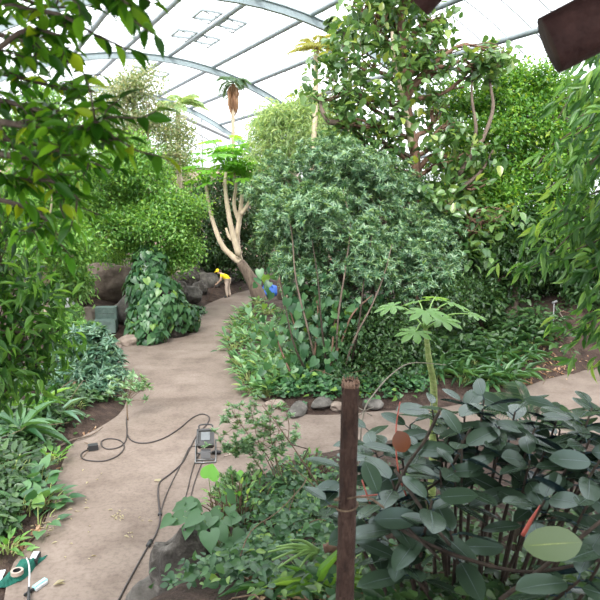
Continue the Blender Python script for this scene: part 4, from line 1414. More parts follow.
# board roof and columns added out of view to shade the near bed
mb = MB()
axr = [np.array([1.0, 0, 0]), unit(np.array([0, 1, -.12])), unit(np.array([0, .12, 1]))]
for q in range(21):
    add_box(mb, np.array([.6, -3.3 + q * .33, 6.35 - q * .33 * .12]), (6.4, .318, .05), axr)
tag(mb.build('shade_roof_boards', M['log'], smooth=False), 'added unseen dark board roof shading the near bed', 'roof', kind='structure')
for q, (x, y) in enumerate(((3.6, 1.6), (-2.4, 1.2), (3.6, -2.8), (-2.4, -2.8))):
    g = np.array([x, y, hz(x, y)])
    mb = MB()
    add_tube(mb, [g - Z * .2, np.array([x, y, 6.35 - (y + 3.3) * .12])], .07, 10)
    tag(mb.build('shade_roof_column', M['log'], None, g), 'added round dark timber column under the unseen shade roof', 'column', 'added shade roof columns', 'structure')

# rue-like grey green shrub, near bed
tree('rue_shrub', 'fine grey-green shrub among the heart leaves by the boulder', 'shrub', at(255, 6.4),
     [L_(240, 500, 6.6, 22), L_(262, 515, 6.3, 22), L_(228, 490, 6.8, 16), L_(285, 490, 6.6, 14), L_(272, 535, 6.1, 18), L_(250, 478, 6.8, 12)],
     dict(n=520, k=9, L=.06, W=.022, T=T_SIMPLE, m='rue', ros=True, tilt=(.4, 1.5), lo=.4, inner=.4, low_cut=-.6), 271, 'stem', .012, stems=6, twigs=8)
rng = R_(272)
tb_ = at(285, 6.6)
ts = thing('twiggy_shrub', tb_, 'tall sparse twiggy shrub with tufts of small leaves in front of the path', 'shrub')
tw = [[(285, 500, 6.6), (272, 470, 6.7), (258, 440, 6.8), (250, 405, 6.9)], [(285, 500, 6.6), (270, 460, 6.8), (245, 430, 6.9), (232, 410, 7)], [(290, 500, 6.6), (275, 455, 6.7), (270, 430, 6.7), (272, 402, 6.7)],
      [(280, 500, 6.6), (262, 470, 6.7), (244, 450, 6.8), (226, 448, 6.9)], [(285, 500, 6.6), (276, 462, 6.6), (275, 445, 6.6), (280, 430, 6.6)]]
for l in tw:
    P = smooth_line([PT(*q) for q in l], 6)
    mb = MB()
    add_tube(mb, P, [.008, .005, .003], 5)
    e = []
    for q in range(24):
        a = P[rng.integers(9, len(P))]
        b = a + rng.normal(size=3) * [.13, .10, .09]
        add_tube(mb, [a, b], [.0025, .0015], 4, False)
        e.append(b)
    br = mb.build('branch', M['stem'], ts, tb_)
    mb = MB()
    rosettes(mb, rng, np.array(e), np.tile(Z, (len(e), 1)), T_OVATE, 11, .072, .030, (.5, 1.6))
    mb.build('foliage', M['rue'], br, tb_)

# dead forked twig beside the stump
rng = R_(273)
q0 = at(340, 4.8)
dtw = thing('dead_branch', q0, 'thin bare forked twig leaning up against the path view', 'branch')
mb = MB()
for l, r in (([(345, 540, 4.6), (330, 505, 4.8), (305, 465, 5), (280, 428, 5.2), (262, 405, 5.3)], [.008, .006, .003]), ([(333, 510, 4.8), (318, 490, 4.8), (296, 470, 4.9), (285, 460, 5)], [.005, .003]),
             ([(292, 445, 5.1), (308, 450, 5.1), (302, 462, 5.1)], [.004, .003]), ([(288, 438, 5.15), (289, 425, 5.2), (286, 412, 5.2)], [.004, .003])):
    add_tube(mb, smooth_line([PT(*q) for q in l], 5), r, 5)
add_tube(mb, [q0, PT(345, 540, 4.6)], [.009, .008], 5)
mb.build('twig', M['stem'], dtw, q0)
mb = MB()
add_tube(mb, [PT(290, 444, 5.1), PT(308, 449, 5.1), PT(300, 466, 5.1)], [.006, .008, .003], 5)
mb.build('snapped_tip', M['bark'], dtw, q0)

wt0 = at(362, 5.4)
wt = thing('arching_twig', wt0, 'pale bare twig arching over to the papaya stem', 'twig')
mb = MB()
add_tube(mb, smooth_line([wt0, PT(360, 450, 5.4), PT(364, 412, 5.5), PT(374, 394, 5.6), (PT(392, 374, 5.7)), PT(412, 363, 5.8), PT(446, 365, 5.9)], 6), [.009, .008, .007, .006, .004], 6)
mb.build('stem', M['palestem'], wt, wt0)
mb = MB()
for q in ((352, 404), (372, 416), (374, 407), (356, 418)):
    add_tube(mb, [PT(364, 411, 5.5), PT(*q, 5.5)], [.006, .003], 5)
mb.build('spur', M['palestem'], wt, wt0)

# heart-leaved plants of the near bed, each leaf on its stalk
def heart_plant(label, base, leaves, mat, seed, name='heart_leaf_plant', group=None):
    rng = R_(seed)
    o = thing(name, base, label, 'plant', group)
    for lv in leaves:
        px, py, Yd, s, yaw, tiltf = lv[:6]
        p = PT(px, py, Yd)
        d = unit(np.array([math.cos(yaw), math.sin(yaw), lv[6] if len(lv) > 6 else -.35]))
        a = p - d * s * .45
        mb = MB()
        add_tube(mb, smooth_line([base - Z * .03, base * .45 + a * .55 + Z * .03 + rng.normal(size=3) * .03, a], 4), [.006, .004], 5)
        st = mb.build('leaf_stalk', M['softgreen'], o, base)
        mb = MB()
        add_leaves(mb, T_HEARTX, a, d, Z + np.array([0, -tiltf, 0]) + rng.normal(size=3) * .22, s, s * .85)
        mb.build('leaf', M[mat], st, base)
    return o


heart_plant('bright green round-leaved plant just below the work lamp', at(208, 7.3),
            [(211, 470, 7.3, .27, 1.45, .6, .45), (240, 476, 7.2, .15, -1, .1), (233, 482, 7.2, .11, -2, .1), (228, 478, 7.2, .1, -2.6, .1)], 'bright_heart', 281)


def many(px0, px1, py0, py1, Y0_, Y1_, n, s0, s1, seed):
    r = R_(seed)
    out = []
    for q in range(n):
        f_ = r.random()
        out.append((r.uniform(px0, px1), py0 + (py1 - py0) * f_, Y0_ + (Y1_ - Y0_) * f_, r.uniform(s0, s1), r.uniform(-3.3, .2), r.uniform(.0, .6)))
    return out


heart_plant('big heart-leaved plant sprawling over the large boulder', at(222, 5.9),
            [(205, 524, 5.75, .22, -2.2, .6), (192, 520, 5.7, .2, -2.6, .5), (210, 541, 5.4, .22, -1.4, .7), (175, 520, 5.75, .18, 3.4, .2), (222, 535, 5.6, .19, -1, .6), (186, 506, 6.0, .18, 3.6, .4), (166, 522, 5.7, .15, 3.9, .2), (178, 508, 6.0, .14, 3.2, .3)] + many(185, 240, 495, 535, 6.2, 5.6, 14, .1, .19, 1), 'heart', 282)
heart_plant('heart-leaved plant below the grey-green shrub', at(258, 5.7), many(222, 285, 540, 595, 5.7, 4.9, 22, .13, .24, 2), 'heart', 283)
heart_plant('heart-leaved plant between the grey-green shrub and the rubber plant', at(315, 6.2), many(262, 345, 474, 540, 6.9, 5.6, 40, .12, .23, 3), 'heart', 284)
heart_plant('low heart-leaved plant at the foot of the boulders', at(205, 4.9), many(185, 232, 582, 603, 5.1, 4.8, 9, .1, .2, 4), 'heart', 285)
heart_plant('leafy vine filling the corner between the cut stalks and rubber stems', at(355, 4.2), many(300, 395, 545, 605, 4.9, 3.9, 22, .1, .19, 5), 'heart', 299)
clump('small_fern', 'low fine-leaved green plant beside the big boulder', 'plant', at(238, 6.3), 60, .09, .04, T_OVATE, 'fresh', 286, (.1, 1.3), 3.2, rad=.3, stem_mat='stem')
clump('seedling_patch', 'pale seedling patch between the twiggy shrub and rubber plant', 'plant', at(305, 6.9), 60, .07, .035, T_OVATE, 'fresh', 287, (.1, 1.2), 3.6, rad=.22, stem_mat='stem')
clump('sword_fern', 'upright green sword-leaved plant at the foot of the stump', 'plant', at(318, 4.3), 12, .42, .06, T_STRAP, 'ficus_mid', 288, (.1, .8), .1, rad=.08)
clump('fan_leaf_plant', 'pleated green leaf fan in front of the near boulder bed', 'plant', at(266, 4.3), 9, .30, .05, T_STRAP, 'ground', 289, (.4, 1.1), .1, rad=.03)

# cut stalk fan with brown bulb
cb = PT(322, 550, 4.5)
cg = np.array([cb[0], cb[1], hz(cb[0], cb[1])])
ct = thing('cut_stalk_plant', cg, 'pale green cut leaf stalks fanning from a brown knobbly stem', 'plant')
mb = MB()
add_tube(mb, smooth_line([cg - Z * .05, cg * .4 + cb * .6 + [.07, 0, 0], PT(338, 547, 4.5), PT(324, 549, 4.48)], 6), [.04, .035, .045, .035], 10, wob=.15, rng=R_(291))
mb.build('trunk', M['bark_red'], ct, cg)
for (px, py) in ((272, 560), (278, 568), (276, 547), (290, 540), (296, 556), (268, 552), (300, 568)):
    mb = MB()
    add_tube(mb, smooth_line([PT(318, 551, 4.47), PT((px + 318) / 2, (py + 551) / 2 - 4, 4.43), PT(px, py, 4.37)], 5), [.020, .012, .007], 7)
    mb.build('stalk', M['softgreen'], ct, cg)

# brown dry bits by the stump
rng = R_(295)
for q, (px, py, lab) in enumerate([(327, 566, 'curled brown dead leaf beside the stump foot'), (306, 583, 'brown dead leaf lying below the cut stalks')]):
    p = PT(px, py, 4.6)
    g = np.array([p[0], p[1], hz(p[0], p[1]) + .03])
    mb = MB()
    add_leaves(mb, T_NEAR, [g, g + [.02, .02, .02]], [np.array([.6, .5, .5]), np.array([-.4, .7, .3])], [Z - [0, .6, 0], Z], [.2, .18], [.1, .09])
    tag(mb.build('dead_leaf', M['brown_leaf'], None, g), lab, 'leaf')

# ------------------------------------------------------------------ rocks
def rock(name, label, c, size, mat, seed, group=None, flat=.0):
    rng = R_(seed)
    bm = bmesh.new()
    bmesh.ops.create_icosphere(bm, subdivisions=4, radius=1)
    ks = rng.normal(size=(7, 3)) * 1.6
    ph = rng.uniform(0, 6, 7)
    planes = unit(rng.normal(size=(9, 3)))
    for v in bm.verts:
        p = np.array(v.co)
        s = 1 + sum(.07 * math.sin(ks[q] @ p * 1.6 + ph[q]) for q in range(7)) + .012 * math.sin(ks[2] @ p * 9) * math.cos(ks[4] @ p * 8 + 1) + .025 * math.sin(p @ ks[0] * 6) * math.sin(p @ ks[1] * 5)
        for pl in planes:
            e = p @ pl
            if e > .72:
                s = min(s, .76 / e + .04)
        v.co = Vector(p * s * np.asarray(size) / 2)
    me = bpy.data.meshes.new(name)
    bm.to_mesh(me)
    bm.free()
    for f in me.polygons:
        f.use_smooth = True
    me.materials.append(M[mat])
    o = bpy.data.objects.new(name, me)
    C.objects.link(o)
    o.location = c
    o.rotation_euler = (0, 0, rng.uniform(0, 6))
    return tag(o, label, 'rock', group)


def on(px, py, size, sink=.3, Y=None):
    p = G(px, py) if Y is None else at(px, Y)
    return (p[0], p[1], hz(p[0], p[1]) + size[2] * (.5 - sink))


big = PT(184, 566, 5.75)
rock('boulder', 'big dark mottled boulder under the heart leaves by the path', (big[0], big[1], .52), (.74, .75, 1.25), 'rock_dark', 301)
rock('boulder', 'lower grey boulder leaning against the big one at the path edge', (*PT(158, 600, 5.7)[:2], .28), (.5, .6, .8), 'rock', 302)
rock('boulder', 'dark boulder half under leaves at the foot of the big one', (*PT(196, 604, 5.2)[:2], .62), (.5, .45, .6), 'rock_dark', 303)
rock('stone', 'dark stone hidden below the cut leaf stalks', (*PT(284, 584, 4.7)[:2], hz(*PT(284, 584, 4.7)[:2]) + .05), (.5, .4, .35), 'rock_dark', 304)
for q, (px, py, sx, sz, mt, lab) in enumerate([(297, 412, .85, .28, 'rock', 'flat grey edging stone under the ivy, largest of the row'), (322, 409, .6, .3, 'rock', 'dark edging stone in the middle of the ivy row'), (338, 410, .35, .2, 'rock_pink', 'small pinkish edging stone behind the stump'), (372, 408, .5, .22, 'rock', 'low edging stone below the arching twig'), (275, 405, .4, .2, 'rock_pink', 'small pinkish edging stone at the groundcover corner')]):
    rock('edging_stone', lab, on(px, py, (sx, .4, sz), .3), (sx, .4, sz), mt, 310 + q)
for q, (px, py, Y, s, mt, lab) in enumerate([(131, 312, 20.6, (1.0, .9, 1.5), 'rock', 'upright pale grey boulder beside the ivy mound'), (89, 322, 20, (.8, .7, .8), 'rock_pink', 'pale pinkish boulder behind the green boards'), (128, 338, 18.7, (.75, .6, .5), 'rock_pink', 'low pinkish boulder at the path corner by the ivy'), (134, 325, 19.4, (.8, .6, .5), 'rock_pink', 'flat slab between the grey boulder and path corner'),
                                              (110, 350, 18.0, (.5, .5, .35), 'rock_pink', 'small stone just below the green boards'), (112, 295, 23, (3.6, 1.2, 1.9), 'rock_brown', 'long dark rock ledge under the rounded tree'), (72, 300, 21.5, (1.6, 1, 1.2), 'rock_brown', 'dark rock at the near end of the ledge'), (70, 345, 17.3, (.9, .7, .6), 'rock_pink', 'pale stone beside the speckled shrub')]):
    p = at(px, Y)
    rock('boulder', lab, (p[0], p[1], p[2] + s[2] * .25), s, mt, 320 + q)
for q, (px, py, s, mt, lab) in enumerate([(192, 309, (1.4, .9, .9), 'rock', 'grey boulder next to the ivy mound along the far path edge'), (203, 302, (1.1, .8, .7), 'rock_dark', 'dark boulder in the far path edging, below the bent person'), (212, 296, (1.2, .8, 1.0), 'rock', 'grey boulder in front of the bent person'), (196, 296, (2.0, 1, 1.4), 'rock_dark', 'large dark rock behind the far path edging'),
                                          (222, 291, (2.2, 1, .9), 'rock_dark', 'low dark rock at the very end of the path'), (236, 289, (1.3, .9, .7), 'rock', 'low grey rock behind the bent person'), (250, 287, (1.5, .9, .9), 'rock_dark', 'dark rock between the person and leaning trunk'), (180, 310, (1.6, 1, 1.2), 'rock_dark', 'dark rock behind the red-leaved plant')]):
    p = G(px, py)
    p = p + np.array([-.3, .9, 0])
    rock('boulder', lab, (p[0], p[1], hz(p[0], p[1]) + s[2] * .22), s, mt, 340 + q)

# green boards by the rocks: stepped slatted box
gb = gbase(106, 338)
go = thing('slatted_box', gb, 'weathered green stepped board box among the rocks', 'box')
w, dpt = .62, .35
axs = [unit(np.array([1, .15, 0])), unit(np.array([-.15, 1, 0])), Z]
for (dy, z0, z1) in ((0, -.05, .33), (.35, -.05, .68)):
    c = gb + axs[1] * dy
    mb = MB()
    for q in range(4):
        hq = (z1 - z0) / 4
        add_box(mb, c - axs[1] * dpt / 2 + Z * (z0 + hq * (q + .5)), (w, .03, hq * .93), axs)
    mb.build('front_boards', M['green_wood'], go, gb, smooth=False)
    mb = MB()
    for q in range(4):
        add_box(mb, c + axs[1] * (-dpt / 2 + dpt * (q + .5) / 4) + Z * z1, (w * 1.04, dpt / 4 * .92, .03), axs)
    for sg in (-1, 1):
        add_box(mb, c + axs[0] * sg * w / 2 + Z * (z0 + z1) / 2, (.03, dpt * .95, z1 - z0), axs)
    mb.build('lid_boards', M['green_wood'], go, gb, smooth=False)

# ------------------------------------------------------------------ small things
# red-leaved plant by the ivy
clump('red_bract_plant', 'small plant with bright red bracts at the ivy foot', 'plant', gbase(178, 318) + Z * .15, 14, .16, .07, T_OVATE, 'red_bract', 401, (.2, 1.2), .6, rad=.08)
# blue bag behind the leaning trunk
rng = R_(402)
bb = at(268, 27.0)
bo = thing('blue_bag', bb, 'blue bag lying behind the leaning pale trunk', 'bag')
o = rock('sack', None, (0, 0, .3), (1.1, .6, .6), 'blue', 403)
del o['category']
o.parent = bo
o.location = (0, 0, .25)
mb = MB()
add_tube(mb, smooth_line([bb + [-.2, -.1, .45], bb + [-.1, -.15, .66], bb + [.1, -.15, .66], bb + [.2, -.1, .45]], 4), .025, 6)
mb.build('handle', M['blue'], bo, bb)
# pale sheet by the stream
mb = MB()
p = at(58, 20.5) + Z * .75
n = 9
a, b = np.meshgrid(np.linspace(-.5, .5, n), np.linspace(-.35, .35, n), indexing='ij')
V = np.stack([p[0] + a, p[1] + b, p[2] + .06 * np.sin(a * 7) * np.cos(b * 9)], -1).reshape(-1, 3)
i, j = np.meshgrid(np.arange(n - 1), np.arange(n - 1), indexing='ij')
q = np.stack([i * n + j, (i + 1) * n + j, (i + 1) * n + j + 1, i * n + j + 1], -1).reshape(-1, 4)
add_box(mb, p - Z * .4, (.9, .6, .74))
mb.add(V, q)
tag(mb.build('pale_slab', M['spout'], None, p - Z * .75), 'pale bluish white slab half hidden by leaves near the dark ledge', 'slab')


# cables
def cable(mb, pts, r=.011):
    P = smooth_line([G(*q, r + .002) for q in pts], 7)
    add_tube(mb, P, r, 6)
    return P


e0 = G(93, 447)
ec = thing('extension_cable', e0, 'dark extension cable looping across the path from a loose plug', 'cable')
mb = MB()
cable(mb, [(90, 449), (83, 452), (81, 456), (86, 460), (103, 461), (117, 456), (124, 448), (121, 441), (110, 438.5), (102, 441), (102, 446), (108, 449), (118, 447.5), (125, 442), (127, 432), (126.5, 422), (127.5, 412)])
mb.build('cable', M['cable'], ec, e0)
mb = MB()
add_box(mb, G(93, 447, .05), (.16, .13, .09), [unit(np.array([.9, .4, 0])), unit(np.array([-.4, .9, 0])), Z])
add_tube(mb, [G(88, 449, .04), G(92, 447, .05)], .025, 8)
mb.build('plug', M['black'], ec, e0, smooth=False)
l0 = G(190, 446)
lc = thing('power_cable', l0, 'long dark power cable running down the path past the boulder', 'cable')
mb = MB()
cable(mb, [(127, 434), (131, 440), (140, 443), (152, 442), (166, 437), (180, 428), (192, 418), (202, 414), (209, 417), (207, 424), (197, 435), (189, 450), (182, 463), (170, 474), (160, 482), (158, 492), (159, 505), (160, 520), (155, 536), (147, 548), (138, 564), (128, 582), (117, 603)], .012)
mb.build('cable', M['cable'], lc, l0)
mb = MB()
P = [G(151, 541, .02), G(148, 546, .02)]
add_tube(mb, P, [.03, .03], 8)
mb.build('connector', M['black'], lc, l0)
t0 = G(175, 478)
tc_ = thing('thin_cable', t0, 'second thin cable doubling back beside the long power cable', 'cable')
mb = MB()
cable(mb, [(198, 446), (190, 447), (185, 456), (179, 468), (172, 482), (165, 498), (160, 514)], .009)
mb.build('cable', M['cable'], tc_, t0)
mb = MB()
add_box(mb, G(160, 514, .02), (.05, .05, .03))
mb.build('end_cap', M['black'], tc_, t0)
t1 = G(192, 480)
tc_ = thing('lamp_lead', t1, 'thin pair of leads running from the work lamp under the leaves', 'cable')
for l in ([(200, 452), (195, 462), (191, 475), (187, 492), (182, 506)], [(203, 460), (199, 470), (194, 484), (190, 500)]):
    mb = MB()
    cable(mb, l, .008)
    mb.build('lead', M['cable'], tc_, t1)

# work lamp
wl = G(206, 458)
lo = thing('work_lamp', wl, 'black portable work lamp on a metal stand on the path', 'lamp', rz=.1)
lo.scale = (1.12, 1.12, 1.12)


def lbox(name, c, s, mat, parent, rx=0, bev=.006):
    bm = bmesh.new()
    bmesh.ops.create_cube(bm, size=1)
    bmesh.ops.scale(bm, vec=s, verts=bm.verts)
    if bev:
        bmesh.ops.bevel(bm, geom=bm.edges[:], offset=bev, segments=2, affect='EDGES')
    me = bpy.data.meshes.new(name)
    bm.to_mesh(me)
    bm.free()
    me.materials.append(M[mat])
    o = bpy.data.objects.new(name, me)
    C.objects.link(o)
    o.parent = parent
    o.location = c
    o.rotation_euler = (rx, 0, 0)
    return o


tl = math.radians(-42)
hd = lbox('housing', (0, .05, .27), (.24, .14, .24), 'black', lo, tl, .015)
lbox('lens', (0, -.076, .02), (.13, .015, .13), 'lens', hd, 0, .003)['label'] = 'pale glass lamp face'
mb = MB()
for sg in (-1, 1):
    add_box(mb, (sg * .115, -.085, 0), (.03, .03, .25))
    add_box(mb, (0, -.085, sg * .115), (.24, .03, .03))
o = mb.build('bezel', M['black'], hd, (0, 0, 0), smooth=False)
mb = MB()
for sg in (-1, 1):
    add_tube(mb, [(sg * .145, .05, .27), (sg * .145, -.05, .03), (sg * .145, -.2, .015)], .012, 7)
    add_tube(mb, [(sg * .145, .05, .27), (sg * .145, .16, .015)], .012, 7)
for yy in (-.2, .16, -.1):
    add_tube(mb, [(-.145, yy, .015), (.145, yy, .015)], .012, 7)
mb.build('stand', M['chrome'], lo, (0, 0, 0))
mb = MB()
add_tube(mb, smooth_line([(-.09, .1, .38), (-.09, .14, .46), (.09, .14, .46), (.09, .1, .38)], 4), .012, 7)
mb.build('handle', M['black'], lo, (0, 0, 0))
mb = MB()
add_box(mb, (0, -.06, .09), (.14, .12, .1))
mb.build('junction_box', M['grey_metal'], lo, (0, 0, 0), smooth=False)
sp0 = G(217, 452, .03)
tag(MB().build, None) if False else None
so2 = thing('cable_plug', sp0, 'black cable plug lying just beside the work lamp', 'plug')
mb = MB()
add_tube(mb, [G(212, 452, .04), G(216, 452, .04), G(221, 452.5, .03)], [.02, .04, .03], 8)
mb.build('body', M['black'], so2, sp0)
mb = MB()
cable(mb, [(220, 452.5), (226, 452), (230, 454.5), (224, 456)], .008)
mb.build('lead', M['tape'], so2, sp0)

# bag and tools at the bed edge
bg = G(20, 574)
bo = thing('cloth_pouch', bg, 'crumpled dark green cloth pouch on the path edge', 'bag')
rng = R_(411)
n = 13
a, b = np.meshgrid(np.linspace(-1, 1, n), np.linspace(-1, 1, n), indexing='ij')
u1, u2 = G(12, 588) - G(20, 574), G(28, 582) - G(20, 574)
zz = .09 * np.clip(1 - np.maximum(np.abs(a), np.abs(b)) ** 4, 0, 1) + .02 * np.sin(a * 5 + b * 3) * np.cos(b * 6)
c0 = G(21, 573)
V = (c0 + (a[..., None] * np.array([.115, .05, 0]) + b[..., None] * np.array([.045, .26, 0])) * (1 + .12 * np.sin(a * 3 + b * 4))[..., None])
V[..., 2] = np.maximum(zz, .004)
i, j = np.meshgrid(np.arange(n - 1), np.arange(n - 1), indexing='ij')
mb = MB()
mb.add(V.reshape(-1, 3), np.stack([i * n + j, (i + 1) * n + j, (i + 1) * n + j + 1, i * n + j + 1], -1).reshape(-1, 4))
mb.build('cloth', M['green_cloth'], bo, bg)
mb = MB()
P = np.array([V[k, n - 1] for k in range(n)])
add_tube(mb, P + Z * .004, .006, 5)
mb.build('hem', M['green_cloth'], bo, bg)
tr = G(17, 572, .11)
to = thing('tape_roll', tr, 'roll of brown tape resting on the green cloth', 'tape')
mb = MB()
ang = np.linspace(0, 6.283, 25)
pr = [(.068, -.022), (.068, .022), (.045, .022), (.045, -.022)]
Vt = np.array([[r * math.cos(q), r * math.sin(q), z] for q in ang[:-1] for r, z in pr])
fc = [[k * 4 + e, ((k + 1) % 24) * 4 + e, ((k + 1) % 24) * 4 + (e + 1) % 4, k * 4 + (e + 1) % 4] for k in range(24) for e in range(4)]
mb.add(Vt, fc)
mb.build('tape', M['tape'], to, (0, 0, 0), smooth=False)
mb = MB()
pr = [(.046, -.021), (.046, .021), (.041, .021), (.041, -.021)]
Vt = np.array([[r * math.cos(q), r * math.sin(q), z] for q in ang[:-1] for r, z in pr])
mb.add(Vt, fc)
mb.build('core', M['black'], to, (0, 0, 0), smooth=False)
wb = G(35, 562)
wo = thing('meter_box', wb, 'small black box with a white face beside the green cloth', 'box', rz=.12)
lbox('case', (0, 0, .04), (.095, .19, .08), 'black', wo)
lbox('face', (0, .005, .083), (.082, .165, .012), 'white', wo)['label'] = 'white face panel'
wn = G(29, 585)
wo = thing('spray_wand', wn, 'thin pale metal wand lying over the green cloth', 'wand')
mb = MB()
add_tube(mb, smooth_line([G(26.5, 558, .15), G(28.5, 563, .14), G(29.5, 572, .12), G(29, 588, .06)], 6), [.006, .009, .009], 7)
mb.build('tube', M['white'], wo, wn)
mb = MB()
add_tube(mb, [G(29, 586, .06), G(28.5, 604, .03)], [.014, .018], 8)
mb.build('grip', M['black'], wo, wn)
te = G(38, 588)
to = thing('brush_tool', te, 'pale teal flat tool lying on the path by the wand', 'tool', rz=-.42)
lbox('blade', (0, .03, .03), (.065, .19, .05), 'teal', to, 0, .012)
lbox('edge', (.036, .02, .022), (.018, .17, .035), 'white', to, 0, .004)
lbox('grip', (0, -.12, .025), (.03, .14, .035), 'black', to, 0, .008)
mb = MB()
pc = G(-1, 580, .0)
pc[2] = hz(pc[0], pc[1]) + .06
add_box(mb, pc, (.1, .17, .012), [unit(np.array([1, .1, .1])), unit(np.array([-.1, 1, .25])), unit(np.cross([1, .1, .1], [-.1, 1, .25]))])
tag(mb.build('paper_sheet', M['white'], None, pc, smooth=False), 'white card lying on the soil beside the green cloth', 'card')
lf = G(53, 585, .012)
mb = MB()
add_leaves(mb, T_NEAR, [lf, lf + [.02, .01, .005]], [np.array([1, .35, .1]), np.array([.8, .6, .2])], [Z, Z + [.2, 0, 0]], [.14, .12], [.06, .05])
tag(mb.build('fallen_leaf', M['dead'], None, lf), 'curled pale tan leaf on the path beside the teal tool', 'leaf')
mb = MB()
p = G(30, 550, .02)
add_leaves(mb, T_HEART, [p, p + [.04, 0, .02]], [np.array([.2, 1, .3]), np.array([1, .2, .2])], [Z, Z], [.11, .08], [.09, .06])
tag(mb.build('fallen_leaf', M['papaya'], None, p), 'yellow-green leaf lying at the top of the green cloth', 'leaf')
mb = MB()
p = G(157, 481, .012)
add_leaves(mb, T_HEART, [p], [np.array([.3, 1, .1])], [Z], [.11], [.1])
tag(mb.build('fallen_leaf', M['dead'], None, p), 'single pale round leaf by the bend of the power cable', 'leaf')
rng = R_(421)
grp = 'scattered dry leaf bits on the path'
spots = [(116, 516, 3.5, 15), (129, 533, 2, 4), (46, 527, 5, 16), (62, 505, 8, 8), (75, 510, 6, 5), (88, 528, 3, 2), (92, 562, 4, 2), (70, 545, 10, 3), (100, 480, 15, 4), (140, 520, 8, 3), (85, 497, 5, 2)]
for (px, py, sp, m) in spots:
    for q in range(m):
        p = G(px + rng.normal() * sp, py + rng.normal() * sp * .8, .008)
        mb = MB()
        s = rng.uniform(.03, .085)
        az = rng.uniform(0, 6.3)
        add_leaves(mb, T_LANCE, [p], [np.array([math.cos(az), math.sin(az), .05])], [Z + rng.normal(size=3) * .15], [s], [s * .4])
        tag(mb.build('leaf_scrap', M['dead'], None, p), 'small dry pale leaf scrap scattered on the path', 'leaf', grp)
# stick at the bed edge
mb = MB()
p0 = G(60, 446)
add_tube(mb, smooth_line([G(58, 447, .03), G(72, 440, .05), (G(88, 436, .03)), G(98, 431, .04), G(103, 427, .08)], 5), [.02, .017, .013, .008], 7)
so = tag(mb.build('fallen_stick', M['bark'], None, p0), 'brown fallen stick lying along the bed edge above the plug', 'stick')
# litter twigs on the soil bank
rng = R_(431)
for q in range(26):
    px, py = rng.uniform(505, 575), rng.uniform(318, 385)
    p = G(px, py)
    p = np.array([p[0], p[1] + rng.uniform(0, 1.5), 0])
    p[2] = hz(p[0], p[1]) + .02
    d = rng.normal(size=3) * [.35, .35, .0]
    e = p + d
    e[2] = hz(e[0], e[1]) + .03
    mb = MB()
    add_tube(mb, bend(rng, p, e, .03, 4, .04), [.012, .006], 5)
    tag(mb.build('bank_twig', M['bark_red' if q % 3 else 'palestem'], None, p), 'loose twig lying on the dark soil bank', 'twig', 'twigs on the soil bank')
# standpipe and label on the bank
pb3 = at(553, 16.5)
o = thing('garden_stake', pb3, 'slim pale grey stake standing on the soil bank', 'stake')
mb = MB()
add_tube(mb, [pb3 - Z * .1, PT(553, 330, 16.5), PT(554, 302, 16.5)], .016, 6)
mb.build('pole', M['grey_metal'], o, pb3)
mb = MB()
add_tube(mb, [PT(552, 303, 16.5), PT(557, 301, 16.5)], .03, 6)
mb.build('cap', M['grey_metal'], o, pb3)
pb4 = at(516, 19.0)
o = thing('plant_sign', pb4, 'small tilted grey plate on a pole in the dark under the shrubs', 'sign')
mb = MB()
add_tube(mb, [pb4 - Z * .1, PT(516, 288, 19)], .018, 6)
mb.build('pole', M['bark_dark'], o, pb4)
mb = MB()
add_box(mb, PT(513, 284, 18.95), (.32, .03, .13), [unit(np.array([1, 0, -.6])), np.array([0, 1, 0]), unit(np.array([.6, 0, 1]))])
mb.build('plate', M['grey_metal'], o, pb4, smooth=False)
pb5 = at(497, 19.5)
o = thing('bare_pole', pb5, 'thin straight dark trunk at the top of the bank', 'sapling')
mb = MB()
add_tube(mb, bend(R_(5), pb5 - Z * .1, PT(497, 215, 19.5), 0, 4, .01), [.06, .05, .04], 7)
mb.build('trunk', M['bark_dark'], o, pb5)
mb = MB()
rosettes(mb, R_(6), np.array([PT(497, 215, 19.5), PT(492, 222, 19.5), PT(503, 225, 19.3)]), np.tile(Z, (3, 1)), T_OVATE, 14, .3, .12)
mb.build('foliage', M['ficus_dark'], o, pb5)

# ------------------------------------------------------------------ the person
pg = G(227, 297.5)
per = thing('person', (pg[0], pg[1], .0), 'person in yellow top bending to the path edge with a long tool', 'person')
per.scale = (.9, .9, .9)
# local frame: bends towards -x
SKEL = {'pelvis': (0.05, 0, .88), 'waist': (-.02, 0, 1.0), 'chest': (-.17, 0, 1.13), 'neck': (-.29, 0, 1.20), 'head': (-.37, 0, 1.24), 'crown': (-.45, 0, 1.28),
        'hipL': (.05, -.1, .84), 'kneeL': (-.02, -.12, .46), 'ankL': (.04, -.12, .08), 'toeL': (-.14, -.13, .04),
        'hipR': (.05, .1, .84), 'kneeR': (.06, .13, .46), 'ankR': (.14, .13, .08), 'toeR': (-.04, .14, .04),
        'shL': (-.22, -.18, 1.14), 'elL': (-.30, -.22, .86), 'wrL': (-.46, -.14, .70), 'haL': (-.52, -.10, .67),
        'shR': (-.22, .18, 1.14), 'elR': (-.26, .22, .88), 'wrR': (-.38, .14, .78), 'haR': (-.44, .10, .75)}


def skin(name, verts, edges, radii, root, mat, parent, sub=2):
    me = bpy.data.meshes.new(name)
    me.from_pydata(verts, edges, [])
    o = bpy.data.objects.new(name, me)
    C.objects.link(o)
    md = o.modifiers.new('skin', 'SKIN')
    md.use_smooth_shade = True
    for q, r in enumerate(radii):
        me.skin_vertices[0].data[q].radius = (r, r) if not isinstance(r, tuple) else r
        me.skin_vertices[0].data[q].use_root = q == root
    sb_ = o.modifiers.new('sub', 'SUBSURF')
    sb_.levels = sb_.render_levels = sub
    me.materials.append(M[mat])
    o.parent = parent
    return o


